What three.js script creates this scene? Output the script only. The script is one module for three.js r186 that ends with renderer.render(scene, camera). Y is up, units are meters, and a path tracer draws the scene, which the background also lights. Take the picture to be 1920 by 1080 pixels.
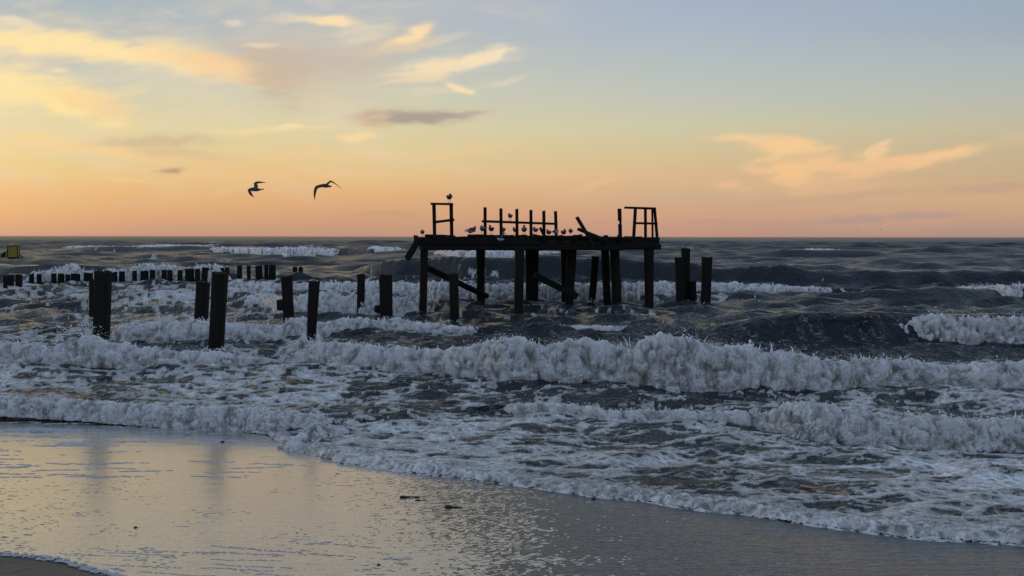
import * as THREE from 'three';
import { mergeGeometries } from 'three/addons/utils/BufferGeometryUtils.js';

// ---------------------------------------------------------------- camera, sky, sun, exposure
const F = 1478, EYE = 2.4, HORIZON = 444.6, TILT = 0.0014;
const scene = new THREE.Scene();
const camera = new THREE.PerspectiveCamera(2 * Math.atan(540 / F) * 180 / Math.PI, 16 / 9, 0.1, 9000);
camera.position.set(0, EYE, 0);
camera.rotation.order = 'YXZ';
camera.rotation.set(-Math.atan((540 - HORIZON) / F), 0, TILT);
camera.updateMatrixWorld(true);
scene.add(camera);
const renderer = new THREE.WebGLRenderer({ antialias: true });
renderer.toneMapping = THREE.LinearToneMapping;
renderer.toneMappingExposure = 1;
renderer.shadowMap.enabled = true;

const SUN_AZ = -0.92, SUN_EL = 0.06;                 // left of the frame, almost on the horizon
const sunDir = new THREE.Vector3(Math.sin(SUN_AZ) * Math.cos(SUN_EL), Math.sin(SUN_EL), -Math.cos(SUN_AZ) * Math.cos(SUN_EL));
const sun = new THREE.DirectionalLight(new THREE.Color(1, 0.62, 0.34), 0.35);
sun.name = 'sun';
sun.position.copy(sunDir).multiplyScalar(80).add(new THREE.Vector3(0, 0, -25));
sun.target.position.set(0, 0, -25);
sun.castShadow = true; sun.shadow.radius = 8; sun.shadow.mapSize.set(2048, 2048);
Object.assign(sun.shadow.camera, { left: -60, right: 60, top: 60, bottom: -60, near: 1, far: 220 });
scene.add(sun, sun.target);

// ---------------------------------------------------------------- numbers, noise
let seedState = 12345;
const rnd = () => { seedState = (seedState + 0x6D2B79F5) | 0; let t = Math.imul(seedState ^ (seedState >>> 15), 1 | seedState); t = (t + Math.imul(t ^ (t >>> 7), 61 | t)) ^ t; return ((t ^ (t >>> 14)) >>> 0) / 4294967296; };
const rr = (a, b) => a + (b - a) * rnd();
const clamp = (x, a = 0, b = 1) => x < a ? a : x > b ? b : x;
const lerp = (a, b, t) => a + (b - a) * t;
const sst = (x, a, b) => { const t = clamp((x - a) / (b - a)); return t * t * (3 - 2 * t); };
const PERM = new Uint8Array(512), GX = new Float32Array(256), GY = new Float32Array(256), GZ = new Float32Array(256);
{
  const p = []; for (let i = 0; i < 256; i++) p.push(i);
  for (let i = 255; i > 0; i--) { const j = Math.floor(rnd() * (i + 1)); [p[i], p[j]] = [p[j], p[i]]; }
  for (let i = 0; i < 512; i++) PERM[i] = p[i & 255];
  for (let i = 0; i < 256; i++) { const z = rr(-1, 1), a = rr(0, 6.2832), r = Math.sqrt(1 - z * z); GX[i] = r * Math.cos(a); GY[i] = r * Math.sin(a); GZ[i] = z; }
}
const fade = (t) => t * t * t * (t * (t * 6 - 15) + 10);
function p3(x, y, z) {                                  // gradient noise, about -0.7 .. 0.7
  const X = Math.floor(x), Y = Math.floor(y), Z = Math.floor(z); x -= X; y -= Y; z -= Z;
  const i = X & 255, j = Y & 255, k = Z & 255, u = fade(x), v = fade(y), w = fade(z);
  const A = PERM[i] + j, B = PERM[i + 1] + j, AA = PERM[A & 255] + k, AB = PERM[(A + 1) & 255] + k, BA = PERM[B & 255] + k, BB = PERM[(B + 1) & 255] + k;
  const g = (h, a, b, c) => GX[h] * a + GY[h] * b + GZ[h] * c;
  return lerp(lerp(lerp(g(PERM[AA & 255], x, y, z), g(PERM[BA & 255], x - 1, y, z), u), lerp(g(PERM[AB & 255], x, y - 1, z), g(PERM[BB & 255], x - 1, y - 1, z), u), v),
    lerp(lerp(g(PERM[(AA + 1) & 255], x, y, z - 1), g(PERM[(BA + 1) & 255], x - 1, y, z - 1), u), lerp(g(PERM[(AB + 1) & 255], x, y - 1, z - 1), g(PERM[(BB + 1) & 255], x - 1, y - 1, z - 1), u), v), w);
}
const p2 = (x, y) => p3(x, y, 7.37);
function fbm(x, y, oct = 4, z = 3.1) { let s = 0, a = 1, n = 0; for (let i = 0; i < oct; i++) { s += a * p3(x, y, z + i * 5.3); n += a; a *= 0.5; x *= 2.03; y *= 2.03; } return s / n * 1.6; }
function cells(x, y) {                                  // F2 - F1 of scattered points: 0 on the borders between cells
  const X = Math.floor(x), Y = Math.floor(y); let a = 9, b = 9;
  for (let j = -1; j <= 1; j++) for (let i = -1; i <= 1; i++) {
    const h = PERM[(PERM[(X + i) & 255] + Y + j) & 255], dx = X + i + PERM[h] / 256 - x, dy = Y + j + PERM[(h + 97) & 255] / 256 - y, d = dx * dx + dy * dy;
    if (d < a) { b = a; a = d; } else if (d < b) b = d;
  }
  return Math.sqrt(b) - Math.sqrt(a);
}
function curve(pts, x, k) {                             // smooth curve through rows of pts: column 0 is x, column k the value
  if (x <= pts[0][0]) return pts[0][k];
  for (let i = 1; i < pts.length; i++) if (x <= pts[i][0]) { const t = (x - pts[i - 1][0]) / (pts[i][0] - pts[i - 1][0]); return lerp(pts[i - 1][k], pts[i][k], t * t * (3 - 2 * t)); }
  return pts[pts.length - 1][k];
}
const lin = (c) => c.map((v) => { v /= 255; return v <= 0.04045 ? v / 12.92 : ((v + 0.055) / 1.055) ** 2.4; });

// ---------------------------------------------------------------- the sky: air and clouds, computed by direction
const skyStops = [0, 60, 130, 190, 240, 290, 330, 370, 405, 442];
const skyCols = [
  [80, [[163, 180, 188], [175, 185, 188], [192, 194, 186], [214, 205, 172], [226, 210, 162], [229, 204, 148], [232, 195, 136], [229, 180, 125], [222, 168, 120], [200, 152, 126]]],
  [660, [[184, 189, 192], [184, 188, 191], [196, 197, 186], [207, 204, 178], [220, 207, 166], [225, 203, 153], [228, 192, 138], [226, 175, 124], [214, 163, 125], [192, 150, 126]]],
  [1260, [[165, 178, 197], [172, 184, 198], [183, 191, 190], [194, 196, 183], [206, 200, 167], [212, 192, 150], [218, 184, 141], [208, 173, 139], [207, 161, 131], [190, 147, 127]]],
  [1880, [[155, 173, 189], [161, 173, 187], [176, 184, 184], [185, 187, 173], [196, 187, 159], [200, 178, 144], [200, 173, 137], [208, 171, 133], [199, 160, 132], [170, 141, 133]]],
].map(([x, c]) => [x, c.map(lin)]);
// soft clouds: [x, y, half length, half height, turn, opacity, colour, softness] in degrees of arc times 25.8 from the middle of the view
const cream = [255, 228, 170], peach = [248, 205, 155], tan = [200, 180, 158], grey = [172, 157, 147], pale = [232, 218, 186], bright = [255, 226, 176];
const clouds = [
  [20, 60, 90, 26, 0.12, 0.6, pale], [40, 46, 34, 12, 0.25, 0.7, [240, 222, 190]], [-60, 70, 110, 30, 0, 0.7, pale],
  [120, 92, 260, 22, 0.1, 1.05, cream], [330, 118, 240, 26, 0.17, 0.9, cream], [430, 134, 150, 24, 0.2, 0.7, peach], [300, 90, 110, 16, 0.05, 0.5, [235, 214, 178]],
  [0, 168, 170, 40, 0.12, 0.8, cream], [120, 185, 130, 34, 0.3, 0.9, [255, 228, 162]], [-120, 150, 200, 60, 0, 0.6, cream], [190, 200, 90, 20, 0.3, 0.5, peach],
  [122, 139, 22, 6, 0.1, 0.7, bright], [245, 176, 34, 9, -0.08, 0.5, [238, 215, 170]], [330, 160, 180, 30, 0.1, 0.35, pale],
  [530, 140, 80, 52, 0.5, 0.75, tan], [560, 110, 150, 44, 0.05, 0.5, [206, 186, 165]], [680, 110, 120, 40, -0.25, 0.7, [203, 188, 170]], [600, 70, 170, 36, 0, 0.45, [205, 198, 186]],
  [620, 48, 60, 10, 0.05, 0.9, bright], [560, 46, 60, 8, 0.02, 0.5, pale], [452, 51, 20, 7, 0, 0.6, [243, 225, 196]], [500, 91, 26, 6, 0, 0.6, [240, 220, 188]], [340, 38, 46, 5, 0.35, 0.35, [205, 205, 200]],
  [690, 66, 60, 18, -0.3, 0.5, pale], [765, 76, 42, 12, -0.32, 1.0, [255, 224, 174]], [740, 96, 70, 14, -0.15, 0.6, [228, 204, 172]], [830, 84, 60, 7, -0.2, 0.3, pale],
  [660, 175, 100, 34, -0.2, 0.35, [214, 198, 172]], [590, 12, 40, 10, 0.4, 0.35, [212, 203, 196]],
  [820, 132, 80, 18, -0.18, 1.0, [243, 221, 184]], [900, 118, 70, 15, -0.18, 1.0, [246, 224, 188]], [770, 156, 80, 8, -0.18, 0.7, [240, 216, 178]], [945, 106, 24, 8, -0.2, 0.8, [247, 226, 190]],
  [860, 170, 30, 6, 0.3, 0.9, bright], [925, 160, 70, 6, -0.2, 0.45, pale], [800, 176, 70, 7, -0.1, 0.4, pale],
  [770, 221, 92, 15, -0.03, 0.95, grey], [850, 217, 70, 6, -0.08, 0.6, [178, 160, 148]], [705, 228, 40, 16, 0, 0.45, [214, 172, 140]],
  [520, 246, 120, 7, -0.02, 0.6, [246, 218, 164]], [545, 243, 24, 6, 0, 0.5, bright], [668, 257, 36, 8, -0.1, 0.8, [252, 218, 160]],
  [120, 270, 110, 14, 0.12, 0.75, [248, 212, 150]], [210, 288, 90, 11, 0.1, 0.6, [248, 208, 150]], [300, 268, 120, 13, -0.04, 0.6, [205, 178, 148]], [350, 292, 120, 10, 0.06, 0.45, [216, 180, 144]],
  [520, 295, 230, 13, -0.05, 0.4, [240, 200, 148]], [860, 288, 130, 9, -0.08, 0.4, [240, 200, 150]], [500, 330, 260, 20, 0, 0.3, [240, 190, 134]],
  [318, 321, 24, 5, -0.03, 0.9, [186, 154, 128]], [230, 336, 46, 3, 0.14, 0.5, [246, 208, 150]],
  [720, 402, 80, 5, 0, 0.4, [196, 152, 124]], [1120, 345, 60, 6, -0.2, 0.4, [240, 190, 145]],
  [1400, 260, 70, 9, 0.02, 0.85, [243, 204, 154]], [1480, 274, 70, 15, 0.02, 0.95, [246, 203, 150]], [1440, 292, 40, 9, -0.3, 0.7, [243, 202, 150]], [1540, 312, 110, 24, -0.06, 0.85, [242, 196, 146]],
  [1480, 330, 40, 26, 0.5, 0.7, [246, 198, 142]], [1420, 318, 40, 8, 0.05, 0.6, [242, 196, 146]], [1370, 348, 34, 10, 0.05, 0.6, [240, 190, 145]], [1640, 288, 30, 14, -0.4, 0.7, [245, 205, 158]], [1655, 271, 12, 7, -0.4, 0.6, [245, 208, 160]],
  [1720, 300, 110, 12, -0.18, 0.95, [244, 200, 148]], [1660, 312, 90, 16, -0.15, 0.7, [238, 190, 146]], [1560, 345, 120, 14, 0, 0.4, [230, 184, 145]],
  [1640, 408, 170, 8, -0.05, 0.75, [178, 150, 140]], [1450, 417, 150, 5, 0, 0.6, [184, 150, 138]], [1100, 417, 120, 4, 0, 0.35, [196, 152, 134]], [1850, 352, 110, 10, -0.04, 0.5, [190, 155, 138]], [1550, 372, 170, 10, -0.08, 0.35, [196, 158, 136]], [1900, 260, 40, 12, -0.1, 0.3, [226, 196, 160]],
].map((c) => { const r = c.slice(); r[6] = lin(c[6]); return r; });
{
  const SW = 4096, SH = 2048, data = new Float32Array(SW * SH * 4);
  const zenith = lin([142, 166, 202]), eastHigh = lin([158, 177, 206]), eastLow = lin([168, 172, 190]), under = lin([40, 46, 54]);
  const col = [0, 0, 0];
  for (let r = 0; r < SH; r++) {
    const el = ((r + 0.5) / SH - 0.5) * Math.PI, ce = Math.cos(el), se = Math.sin(el);
    for (let c = 0; c < SW; c++) {
      const a = ((c + 0.5) / SW - 0.5) * 2 * Math.PI, x = Math.cos(a) * ce, z = Math.sin(a) * ce, o = (r * SW + c) * 4;
      data[o + 3] = 1;
      if (el <= 0) { data[o] = under[0]; data[o + 1] = under[1]; data[o + 2] = under[2]; continue; }
      const az = Math.atan2(x, -z);                      // 0 straight out to sea, minus to the left
      // in the west the colours follow height above the horizon; 25.8 units to a degree
      const azc = clamp(az, -1.2, 1.2), e = Math.tan(el);
      const py = HORIZON - e * F / Math.cos(clamp(az, -0.75, 0.75)), px = 960 + F * Math.tan(clamp(az, -0.9, 0.9)) + (az - clamp(az, -0.9, 0.9)) * 2500;
      const q = clamp(px, 80, 1880);
      let i = 0; while (i < 2 && q > skyCols[i + 1][0]) i++;
      const t = clamp((q - skyCols[i][0]) / (skyCols[i + 1][0] - skyCols[i][0])), y = clamp(py + 9 * p3(px * 0.004, py * 0.012, 1.7), 0, 442);
      let j = 0; while (j < skyStops.length - 2 && y > skyStops[j + 1]) j++;
      const v = (y - skyStops[j]) / (skyStops[j + 1] - skyStops[j]);
      for (let k = 0; k < 3; k++) col[k] = lerp(lerp(skyCols[i][1][j][k], skyCols[i][1][j + 1][k], v), lerp(skyCols[i + 1][1][j][k], skyCols[i + 1][1][j + 1][k], v), t);
      const high = sst(el, 0.26, 0.95), east = sst(Math.abs(az), 0.9, 2.4);
      for (let k = 0; k < 3; k++) {
        col[k] = lerp(col[k], zenith[k], high);
        col[k] = lerp(col[k], lerp(eastLow[k], eastHigh[k], sst(el, 0.03, 0.5)) * 0.92 + 0.08 * zenith[k], east * (1 - 0.7 * high));
      }
      const dS = Math.acos(clamp(x * sunDir.x + se * sunDir.y + z * sunDir.z, -1, 1)), glow = Math.exp(-dS * dS / 0.05) * 0.9 + Math.exp(-dS * dS / 0.25) * 0.05;
      col[0] += glow * 0.85; col[1] += glow * 0.52; col[2] += glow * 0.18;
      if (px > -500 && px < 2100 && py > -160 && py < 446) {
        const wx = 26 * p3(px * 0.008, py * 0.02, 11) + 10 * p3(px * 0.025, py * 0.06, 14) + 5 * p3(px * 0.07, py * 0.16, 24), wy = 12 * p3(px * 0.008 + 40, py * 0.02, 12) + 6 * p3(px * 0.025 + 9, py * 0.06, 13) + 3.2 * p3(px * 0.07 + 9, py * 0.16, 23);
        const fib = fbm(px * 0.014 - py * 0.012 + wx * 0.02, py * 0.085 + px * 0.012, 6, 71), veil = sst(fbm(px * 0.004 + 3, py * 0.016 - px * 0.002, 5, 75) + 0.35 * fib, -0.1, 0.6) * 0.5 * sst(px, 1150, 700) * sst(py, 420, 300);
        col[0] = lerp(col[0], 0.80, veil); col[1] = lerp(col[1], 0.66, veil); col[2] = lerp(col[2], 0.46, veil);
        for (const [cx, cy, rx, ry, tu, op, cc] of clouds) {
          let dx = px + wx - cx, dy = py + wy - cy;
          if (dx > rx * 1.8 + 8 || dx < -rx * 1.8 - 8 || dy > rx + ry * 2 || dy < -rx - ry * 2) continue;
          const co = Math.cos(tu), si = Math.sin(tu), u = (dx * co + dy * si) / rx, w = (-dx * si + dy * co) / ry;
          const d = u * u + w * w; if (d > 2.6) continue;
          const n = 0.85 * fbm(px * 0.011 - py * 0.004, py * 0.04 + px * 0.004, 6, cx * 0.01);
          const al = sst(1.25 * Math.exp(-d * 1.0) * (1 + 0.9 * n + 0.8 * fib), 0.06, 1.1) * op;
          for (let k = 0; k < 3; k++) col[k] = lerp(col[k], cc[k], clamp(al, 0, 0.97));
        }
      } 
      const outside = sst(Math.max(-px - 300, px - 2000, -py), 0, 260) * (el < 1.3 ? 1 : 0);
      if (outside > 0) {                                 // the same thin cloud goes on all round
        const k1 = sst(fbm(x / (se + 0.12) * 1.1, z / (se + 0.12) * 1.1, 4, 20), 0.05, 0.6) * 0.4 * outside * sst(el, 0.02, 0.15);
        const warm = 1 - sst(dS, 0.3, 1.8);
        const w0 = lerp(0.40, 1.0, warm), w1 = lerp(0.41, 0.78, warm), w2 = lerp(0.47, 0.45, warm);
        col[0] = lerp(col[0], w0, k1); col[1] = lerp(col[1], w1, k1); col[2] = lerp(col[2], w2, k1);
      }
      const g = 1 + 0.012 * p3(px * 0.03, py * 0.09, 31);
      data[o] = col[0] * g; data[o + 1] = col[1] * g; data[o + 2] = col[2] * g;
    }
  }
  const sky = new THREE.DataTexture(data, SW, SH, THREE.RGBAFormat, THREE.FloatType);
  sky.mapping = THREE.EquirectangularReflectionMapping; sky.magFilter = THREE.LinearFilter; sky.needsUpdate = true;
  scene.background = sky; scene.environment = sky;
}

// ---------------------------------------------------------------- places
const V = (x, y, z) => new THREE.Vector3(x, y, z);
const rayDir = V(0, 0, 0);
function ray(px, py) { return rayDir.set((px - 960) / F, (540 - py) / F, -1).applyQuaternion(camera.quaternion); }
function at(px, py, D) { const d = ray(px, py); const k = D / -d.z; return V(d.x * k, EYE + d.y * k, -D); }
const pxm = (n, D) => n / F * D;                        // so many pixels of the photograph in metres, D metres out
// the beach face slopes 5.5 degrees into the sea; still water stands at y = 0, its edge 9.4 m out
const SLOPE = 0.096, SHORE = 9.4;
const sandY = (x, D) => { const s = SLOPE * (SHORE - D); return s > 0.75 ? 0.75 + 0.35 * (1 - Math.exp(-(s - 0.75) / 0.35)) : s < -0.4 ? -0.4 - 0.6 * (1 - Math.exp((s + 0.4) / 0.6)) : s; };
const baseY = (x, D) => { const s = SLOPE * (SHORE - D) + 0.02, w = 0.07; return s > 6 * w ? s : w * Math.log(1 + Math.exp(s / w)); };
function onSurface(px, py, f) {
  const d = ray(px, py); let a = 1, b = 4000;
  for (let i = 0; i < 60; i++) { const m = (a + b) / 2, D = m; if (EYE + d.y * (m / -d.z) > f(d.x * (m / -d.z), D)) a = m; else b = m; }
  const k = a / -d.z; return V(d.x * k, EYE + d.y * k, -a);
}
const onSea = (px, py) => onSurface(px, py, baseY), onSand = (px, py) => onSurface(px, py, sandY);
const edgePts = [[-900, 784], [-200, 784], [0, 787], [120, 791], [260, 798], [420, 808], [505, 816], [530, 838], [560, 846], [640, 869], [760, 885], [860, 896], [980, 912], [1100, 930], [1200, 940], [1290, 955], [1400, 966], [1500, 984], [1620, 1000], [1720, 1012], [1900, 1022], [2200, 1050], [2700, 1085]]
  .map(([x, y]) => onSand(x, y)).map((p) => [p.x, -p.z]);
const edgeRough = (x) => 0.05 * p3(x * 1.1, 2.5, 4) + 0.035 * p3(x * 2.3, 0.5, 4) + 0.03 * Math.abs(p3(x * 5.1, 3.5, 4)) + 0.016 * Math.abs(p3(x * 13, 1.5, 4));
function edgeD(x) {
  let D = edgePts[0][1];
  for (let i = 1; i < edgePts.length; i++) { if (x <= edgePts[i][0]) { const t = clamp((x - edgePts[i - 1][0]) / (edgePts[i][0] - edgePts[i - 1][0])); D = lerp(edgePts[i - 1][1], edgePts[i][1], t); break; } D = edgePts[i][1]; }
  return D - edgeRough(x) * (x > -2.8 ? 1 : 0.4);
}

// ---------------------------------------------------------------- naming
const used = new Map();
function numbered(name) { const n = used.get(name) ?? 0; used.set(name, n + 1); return n ? name + '_' + String(n).padStart(3, '0') : name; }
function tag(o, label, category, group, kind) { if (label) o.userData.label = label; if (category) o.userData.category = category; if (group) o.userData.group = group; if (kind) o.userData.kind = kind; return o; }
function mesh(name, geo, mat, parent) { const m = new THREE.Mesh(geo, mat); m.name = parent ? name : numbered(name); m.castShadow = m.receiveShadow = true; (parent ?? scene).add(m); return m; }
function group(name, pos) { const g = new THREE.Group(); g.name = numbered(name); if (pos) g.position.copy(pos); scene.add(g); return g; }

// ---------------------------------------------------------------- materials
function texture(w, h, fn, srgb) {
  const d = new Uint8Array(w * h * 4);
  for (let y = 0; y < h; y++) for (let x = 0; x < w; x++) { const c = fn(x / w, y / h), o = (y * w + x) * 4; d[o] = clamp(c[0]) * 255; d[o + 1] = clamp(c[1]) * 255; d[o + 2] = clamp(c[2]) * 255; d[o + 3] = 255; }
  const t = new THREE.DataTexture(d, w, h); t.wrapS = t.wrapT = THREE.RepeatWrapping; t.magFilter = THREE.LinearFilter; if (srgb) t.colorSpace = THREE.SRGBColorSpace; t.needsUpdate = true; return t;
}
const ring = (u, v, fx, fy, z) => { const a = u * 2 * Math.PI, b = v * 2 * Math.PI; return p3(Math.cos(a) * fx + 9, Math.sin(a) * fx + Math.cos(b) * fy, Math.sin(b) * fy + z); };   // noise that repeats without a seam
const grainMap = texture(256, 512, (u, v) => { const n = 0.5 + 0.55 * ring(u, v, 7, 0.5, 2) + 0.4 * ring(u, v, 16, 1.2, 5) + 0.22 * ring(u, v, 3, 3, 8), k = 0.55 + 0.45 * clamp(n); return [k, k, k]; });
const grainBump = texture(256, 512, (u, v) => { const n = 0.5 + 0.7 * ring(u, v, 9, 0.5, 12) + 0.4 * ring(u, v, 18, 1.5, 15); return [n, n, n]; });
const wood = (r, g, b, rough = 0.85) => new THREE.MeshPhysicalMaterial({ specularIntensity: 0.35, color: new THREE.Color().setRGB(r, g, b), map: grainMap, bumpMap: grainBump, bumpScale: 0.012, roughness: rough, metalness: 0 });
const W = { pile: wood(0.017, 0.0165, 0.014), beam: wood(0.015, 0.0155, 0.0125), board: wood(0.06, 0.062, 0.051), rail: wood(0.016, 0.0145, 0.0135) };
const rippleBump = texture(512, 512, (u, v) => { const n = 0.5 + 0.55 * ring(u, v, 1.1, 2.0, 41) + 0.32 * ring(u, v, 2.6, 4.4, 43) + 0.16 * ring(u, v, 6, 9, 45); return [n, n, n]; });
const bubbleBump = texture(512, 512, (u, v) => { const n = 1.1 * Math.abs(ring(u, v, 1.6, 1.6, 51)) + 0.9 * Math.abs(ring(u, v, 4, 4, 53)) + 0.5 * Math.abs(ring(u, v, 9, 9, 55)); return [n, n, n]; });
const sandBump = texture(512, 512, (u, v) => { const n = 0.5 + 0.5 * ring(u, v, 0.9, 6, 61) + 0.35 * ring(u, v, 3, 14, 63) + 0.3 * ring(u, v, 14, 20, 65); return [n, n, n]; });
const tiled = (t, a, b) => { const c = t.clone(); c.repeat.set(a, b); c.needsUpdate = true; return c; };
function cellsP(x, y, nx, ny) {                          // cells() that repeat after nx by ny cells
  const X = Math.floor(x), Y = Math.floor(y); let a = 9, b = 9;
  for (let j = -1; j <= 1; j++) for (let i = -1; i <= 1; i++) {
    const h = PERM[(PERM[(X + i + nx * 4) % nx] + (Y + j + ny * 4) % ny) & 255], dx = X + i + PERM[h] / 256 - x, dy = Y + j + PERM[(h + 97) & 255] / 256 - y, d = dx * dx + dy * dy;
    if (d < a) { b = a; a = d; } else if (d < b) b = d;
  }
  return Math.sqrt(b) - Math.sqrt(a);
}
const gam = (v) => v <= 0.0031308 ? v * 12.92 : 1.055 * v ** (1 / 2.4) - 0.055;
// threads of thin foam on dark water
const threadMap = texture(1024, 1024, (u, v) => {
  const wu = u + 0.03 * ring(u, v, 1.2, 1.2, 71) + 0.012 * ring(u, v, 4, 4, 73), wv = v + 0.03 * ring(u, v, 1.2, 1.2, 75) + 0.012 * ring(u, v, 4, 4, 77);
  const pa = ring(u, v, 0.7, 0.9, 79) + 0.5 * ring(u, v, 2, 2.6, 81), c1 = cellsP((wu + 2) * 6 % 6, (wv + 2) * 8 % 8, 6, 8), c2 = cellsP((wu + 2) * 14 % 14, (wv + 2) * 19 % 19, 14, 19);
  const t = clamp((1 - sst(c1, 0.02, 0.13)) * sst(pa, 0.0, 0.45) + 0.75 * (1 - sst(c2, 0.03, 0.2)) * sst(pa, 0.02, 0.42)) * (0.75 + 0.5 * ring(u, v, 10, 10, 83));
  return [gam(lerp(0.021, 0.25, t)), gam(lerp(0.025, 0.26, t)), gam(lerp(0.028, 0.26, t))];
}, true);
// old foam: bright films with small dark holes
const foamMap = texture(1024, 1024, (u, v) => {
  const wu = u + 0.02 * ring(u, v, 2, 2, 91), wv = v + 0.02 * ring(u, v, 2, 2, 93), c1 = cellsP((wu + 2) * 9 % 9, (wv + 2) * 9 % 9, 9, 9), c2 = cellsP((wu + 2) * 23 % 23, (wv + 2) * 23 % 23, 23, 23), pa = ring(u, v, 1.2, 1.2, 95);
  const k = gam(clamp(1 - 0.62 * sst(c1, 0.12, 0.5) * sst(pa, -0.25, 0.3) - 0.4 * sst(c2, 0.15, 0.55) * sst(pa, 0.3, -0.3) + 0.22 * ring(u, v, 14, 14, 97)));
  return [k, k, k];
}, true);
const waterMat = new THREE.MeshPhysicalMaterial({ color: 0xffffff, vertexColors: true, map: tiled(threadMap, 0.7, 0.7), roughness: 0.1, ior: 1.33, specularIntensity: 0.4, bumpMap: tiled(rippleBump, 0.9, 0.9), bumpScale: 0.10 });
const seaOut = (rough, spec) => new THREE.MeshPhysicalMaterial({ color: new THREE.Color().setRGB(0.030, 0.035, 0.041), vertexColors: true, roughness: rough, ior: 1.33, specularIntensity: spec, bumpMap: tiled(rippleBump, 0.45, 0.45), bumpScale: 0.16 });
const seaMid = new THREE.MeshPhysicalMaterial({ color: new THREE.Color().setRGB(0.025, 0.029, 0.034), vertexColors: true, roughness: 0.16, ior: 1.33, specularIntensity: 0.32, bumpMap: tiled(rippleBump, 0.6, 0.6), bumpScale: 0.10 }), seaFar = seaOut(0.26, 0.22), seaFarthest = seaOut(0.34, 0.15);   // ripples too small to build blur the far water
const foamMat = new THREE.MeshStandardMaterial({ color: 0xffffff, vertexColors: true, map: tiled(foamMap, 1.1, 1.1), roughness: 0.75, bumpMap: tiled(bubbleBump, 2.2, 2.2), bumpScale: 0.02 });
const rollerMat = new THREE.MeshStandardMaterial({ color: 0xffffff, vertexColors: true, roughness: 0.75, bumpMap: tiled(bubbleBump, 2.6, 2.6), bumpScale: 0.03 });   // freshly broken foam
const sprayMat = new THREE.MeshStandardMaterial({ color: new THREE.Color().setRGB(0.8, 0.81, 0.82), roughness: 0.5 });

// ---------------------------------------------------------------- a surface cut into its water and its foam
class Sheet {
  constructor() { this.uv = []; this.pos = []; this.col = []; this.foam = []; this.idx = []; }
  build(islands = 0, bands = null) {
    const g = new THREE.BufferGeometry(), pos = new Float32Array(this.pos), col = new Float32Array(this.col), f = this.foam;
    g.setAttribute('position', new THREE.BufferAttribute(pos, 3)); g.setIndex(this.idx); g.computeVertexNormals();
    const nor = g.attributes.normal.array, out = [], T = this.idx.length / 3, kind = new Uint8Array(T);
    for (let t = 0; t < T; t++) kind[t] = f[this.idx[t * 3]] + f[this.idx[t * 3 + 1]] + f[this.idx[t * 3 + 2]] > 1.5 ? 1 : 0;
    for (const want of islands ? [0, 1] : []) {          // specks too small to matter join what is around them
      const up = new Int32Array(f.length).map((_, i) => i), find = (i) => { while (up[i] !== i) i = up[i] = up[up[i]]; return i; }, size = new Map();
      for (let t = 0; t < T; t++) if (kind[t] === want) { const a = find(this.idx[t * 3]); up[find(this.idx[t * 3 + 1])] = a; up[find(this.idx[t * 3 + 2])] = a; }
      for (let t = 0; t < T; t++) if (kind[t] === want) { const a = find(this.idx[t * 3]); size.set(a, (size.get(a) ?? 0) + 1); }
      for (let t = 0; t < T; t++) if (kind[t] === want && size.get(find(this.idx[t * 3])) < islands) kind[t] = 1 - want;
    }
    for (const want of [0, 1]) {
      const map = new Int32Array(f.length).fill(-1), P = [], N = [], C = [], U = [], I = [], starts = []; let band = 0;
      for (let t = 0; t < this.idx.length; t += 3) {
        const a = this.idx[t], b = this.idx[t + 1], c = this.idx[t + 2];
        if (kind[t / 3] !== want) continue;
        if (bands && !want) while (band < bands.length && -pos[a * 3 + 2] > bands[band]) { starts.push(I.length); band++; }
        for (const k of [a, b, c]) {
          if (map[k] < 0) {
            map[k] = P.length / 3; P.push(pos[k * 3], pos[k * 3 + 1], pos[k * 3 + 2]); N.push(nor[k * 3], nor[k * 3 + 1], nor[k * 3 + 2]); U.push(this.uv[k * 2], this.uv[k * 2 + 1]);
            C.push(...this.tint(want, col[k * 3], col[k * 3 + 1], col[k * 3 + 2]));
          }
          I.push(map[k]);
        }
      }
      const h = new THREE.BufferGeometry();
      h.setAttribute('position', new THREE.Float32BufferAttribute(P, 3)); h.setAttribute('normal', new THREE.Float32BufferAttribute(N, 3)); h.setAttribute('color', new THREE.Float32BufferAttribute(C, 3)); h.setAttribute('uv', new THREE.Float32BufferAttribute(U, 2)); h.setIndex(I);
      if (bands && !want) [0, ...starts].forEach((s, i, all) => h.addGroup(s, (all[i + 1] ?? I.length) - s, i));
      out.push(I.length ? h : null);
    }
    return out;
  }
  // col holds (bubbles 0..1, sediment 0..1, grit 0..1) per point; bubbles also carries painted crease shade
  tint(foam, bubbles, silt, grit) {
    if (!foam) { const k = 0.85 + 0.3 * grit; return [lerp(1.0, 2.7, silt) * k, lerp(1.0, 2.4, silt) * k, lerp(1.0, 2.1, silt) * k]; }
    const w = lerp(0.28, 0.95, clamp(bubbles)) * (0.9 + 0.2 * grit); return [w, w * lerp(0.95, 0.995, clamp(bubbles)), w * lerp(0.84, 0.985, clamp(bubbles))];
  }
}

// ---------------------------------------------------------------- the open sea
const waves = [];
for (let i = 0; i < 84; i++) {
  const L = 0.22 * 2 ** (6.4 * (i + rnd()) / 84), spread = lerp(0.95, 0.42, clamp(Math.log2(L / 0.3) / 5)), th = (rnd() + rnd() + rnd() - 1.5) * 1.25 * spread, k = 2 * Math.PI / L;
  waves.push({ L, kx: k * Math.sin(th), kz: k * Math.cos(th), sx: Math.sin(th), sz: Math.cos(th), a: 0.125 * L / (2 * Math.PI) * rr(0.6, 1.3) * Math.min(1, (1.6 / L) ** 0.8), ph: rr(0, 6.283) });
}
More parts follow.
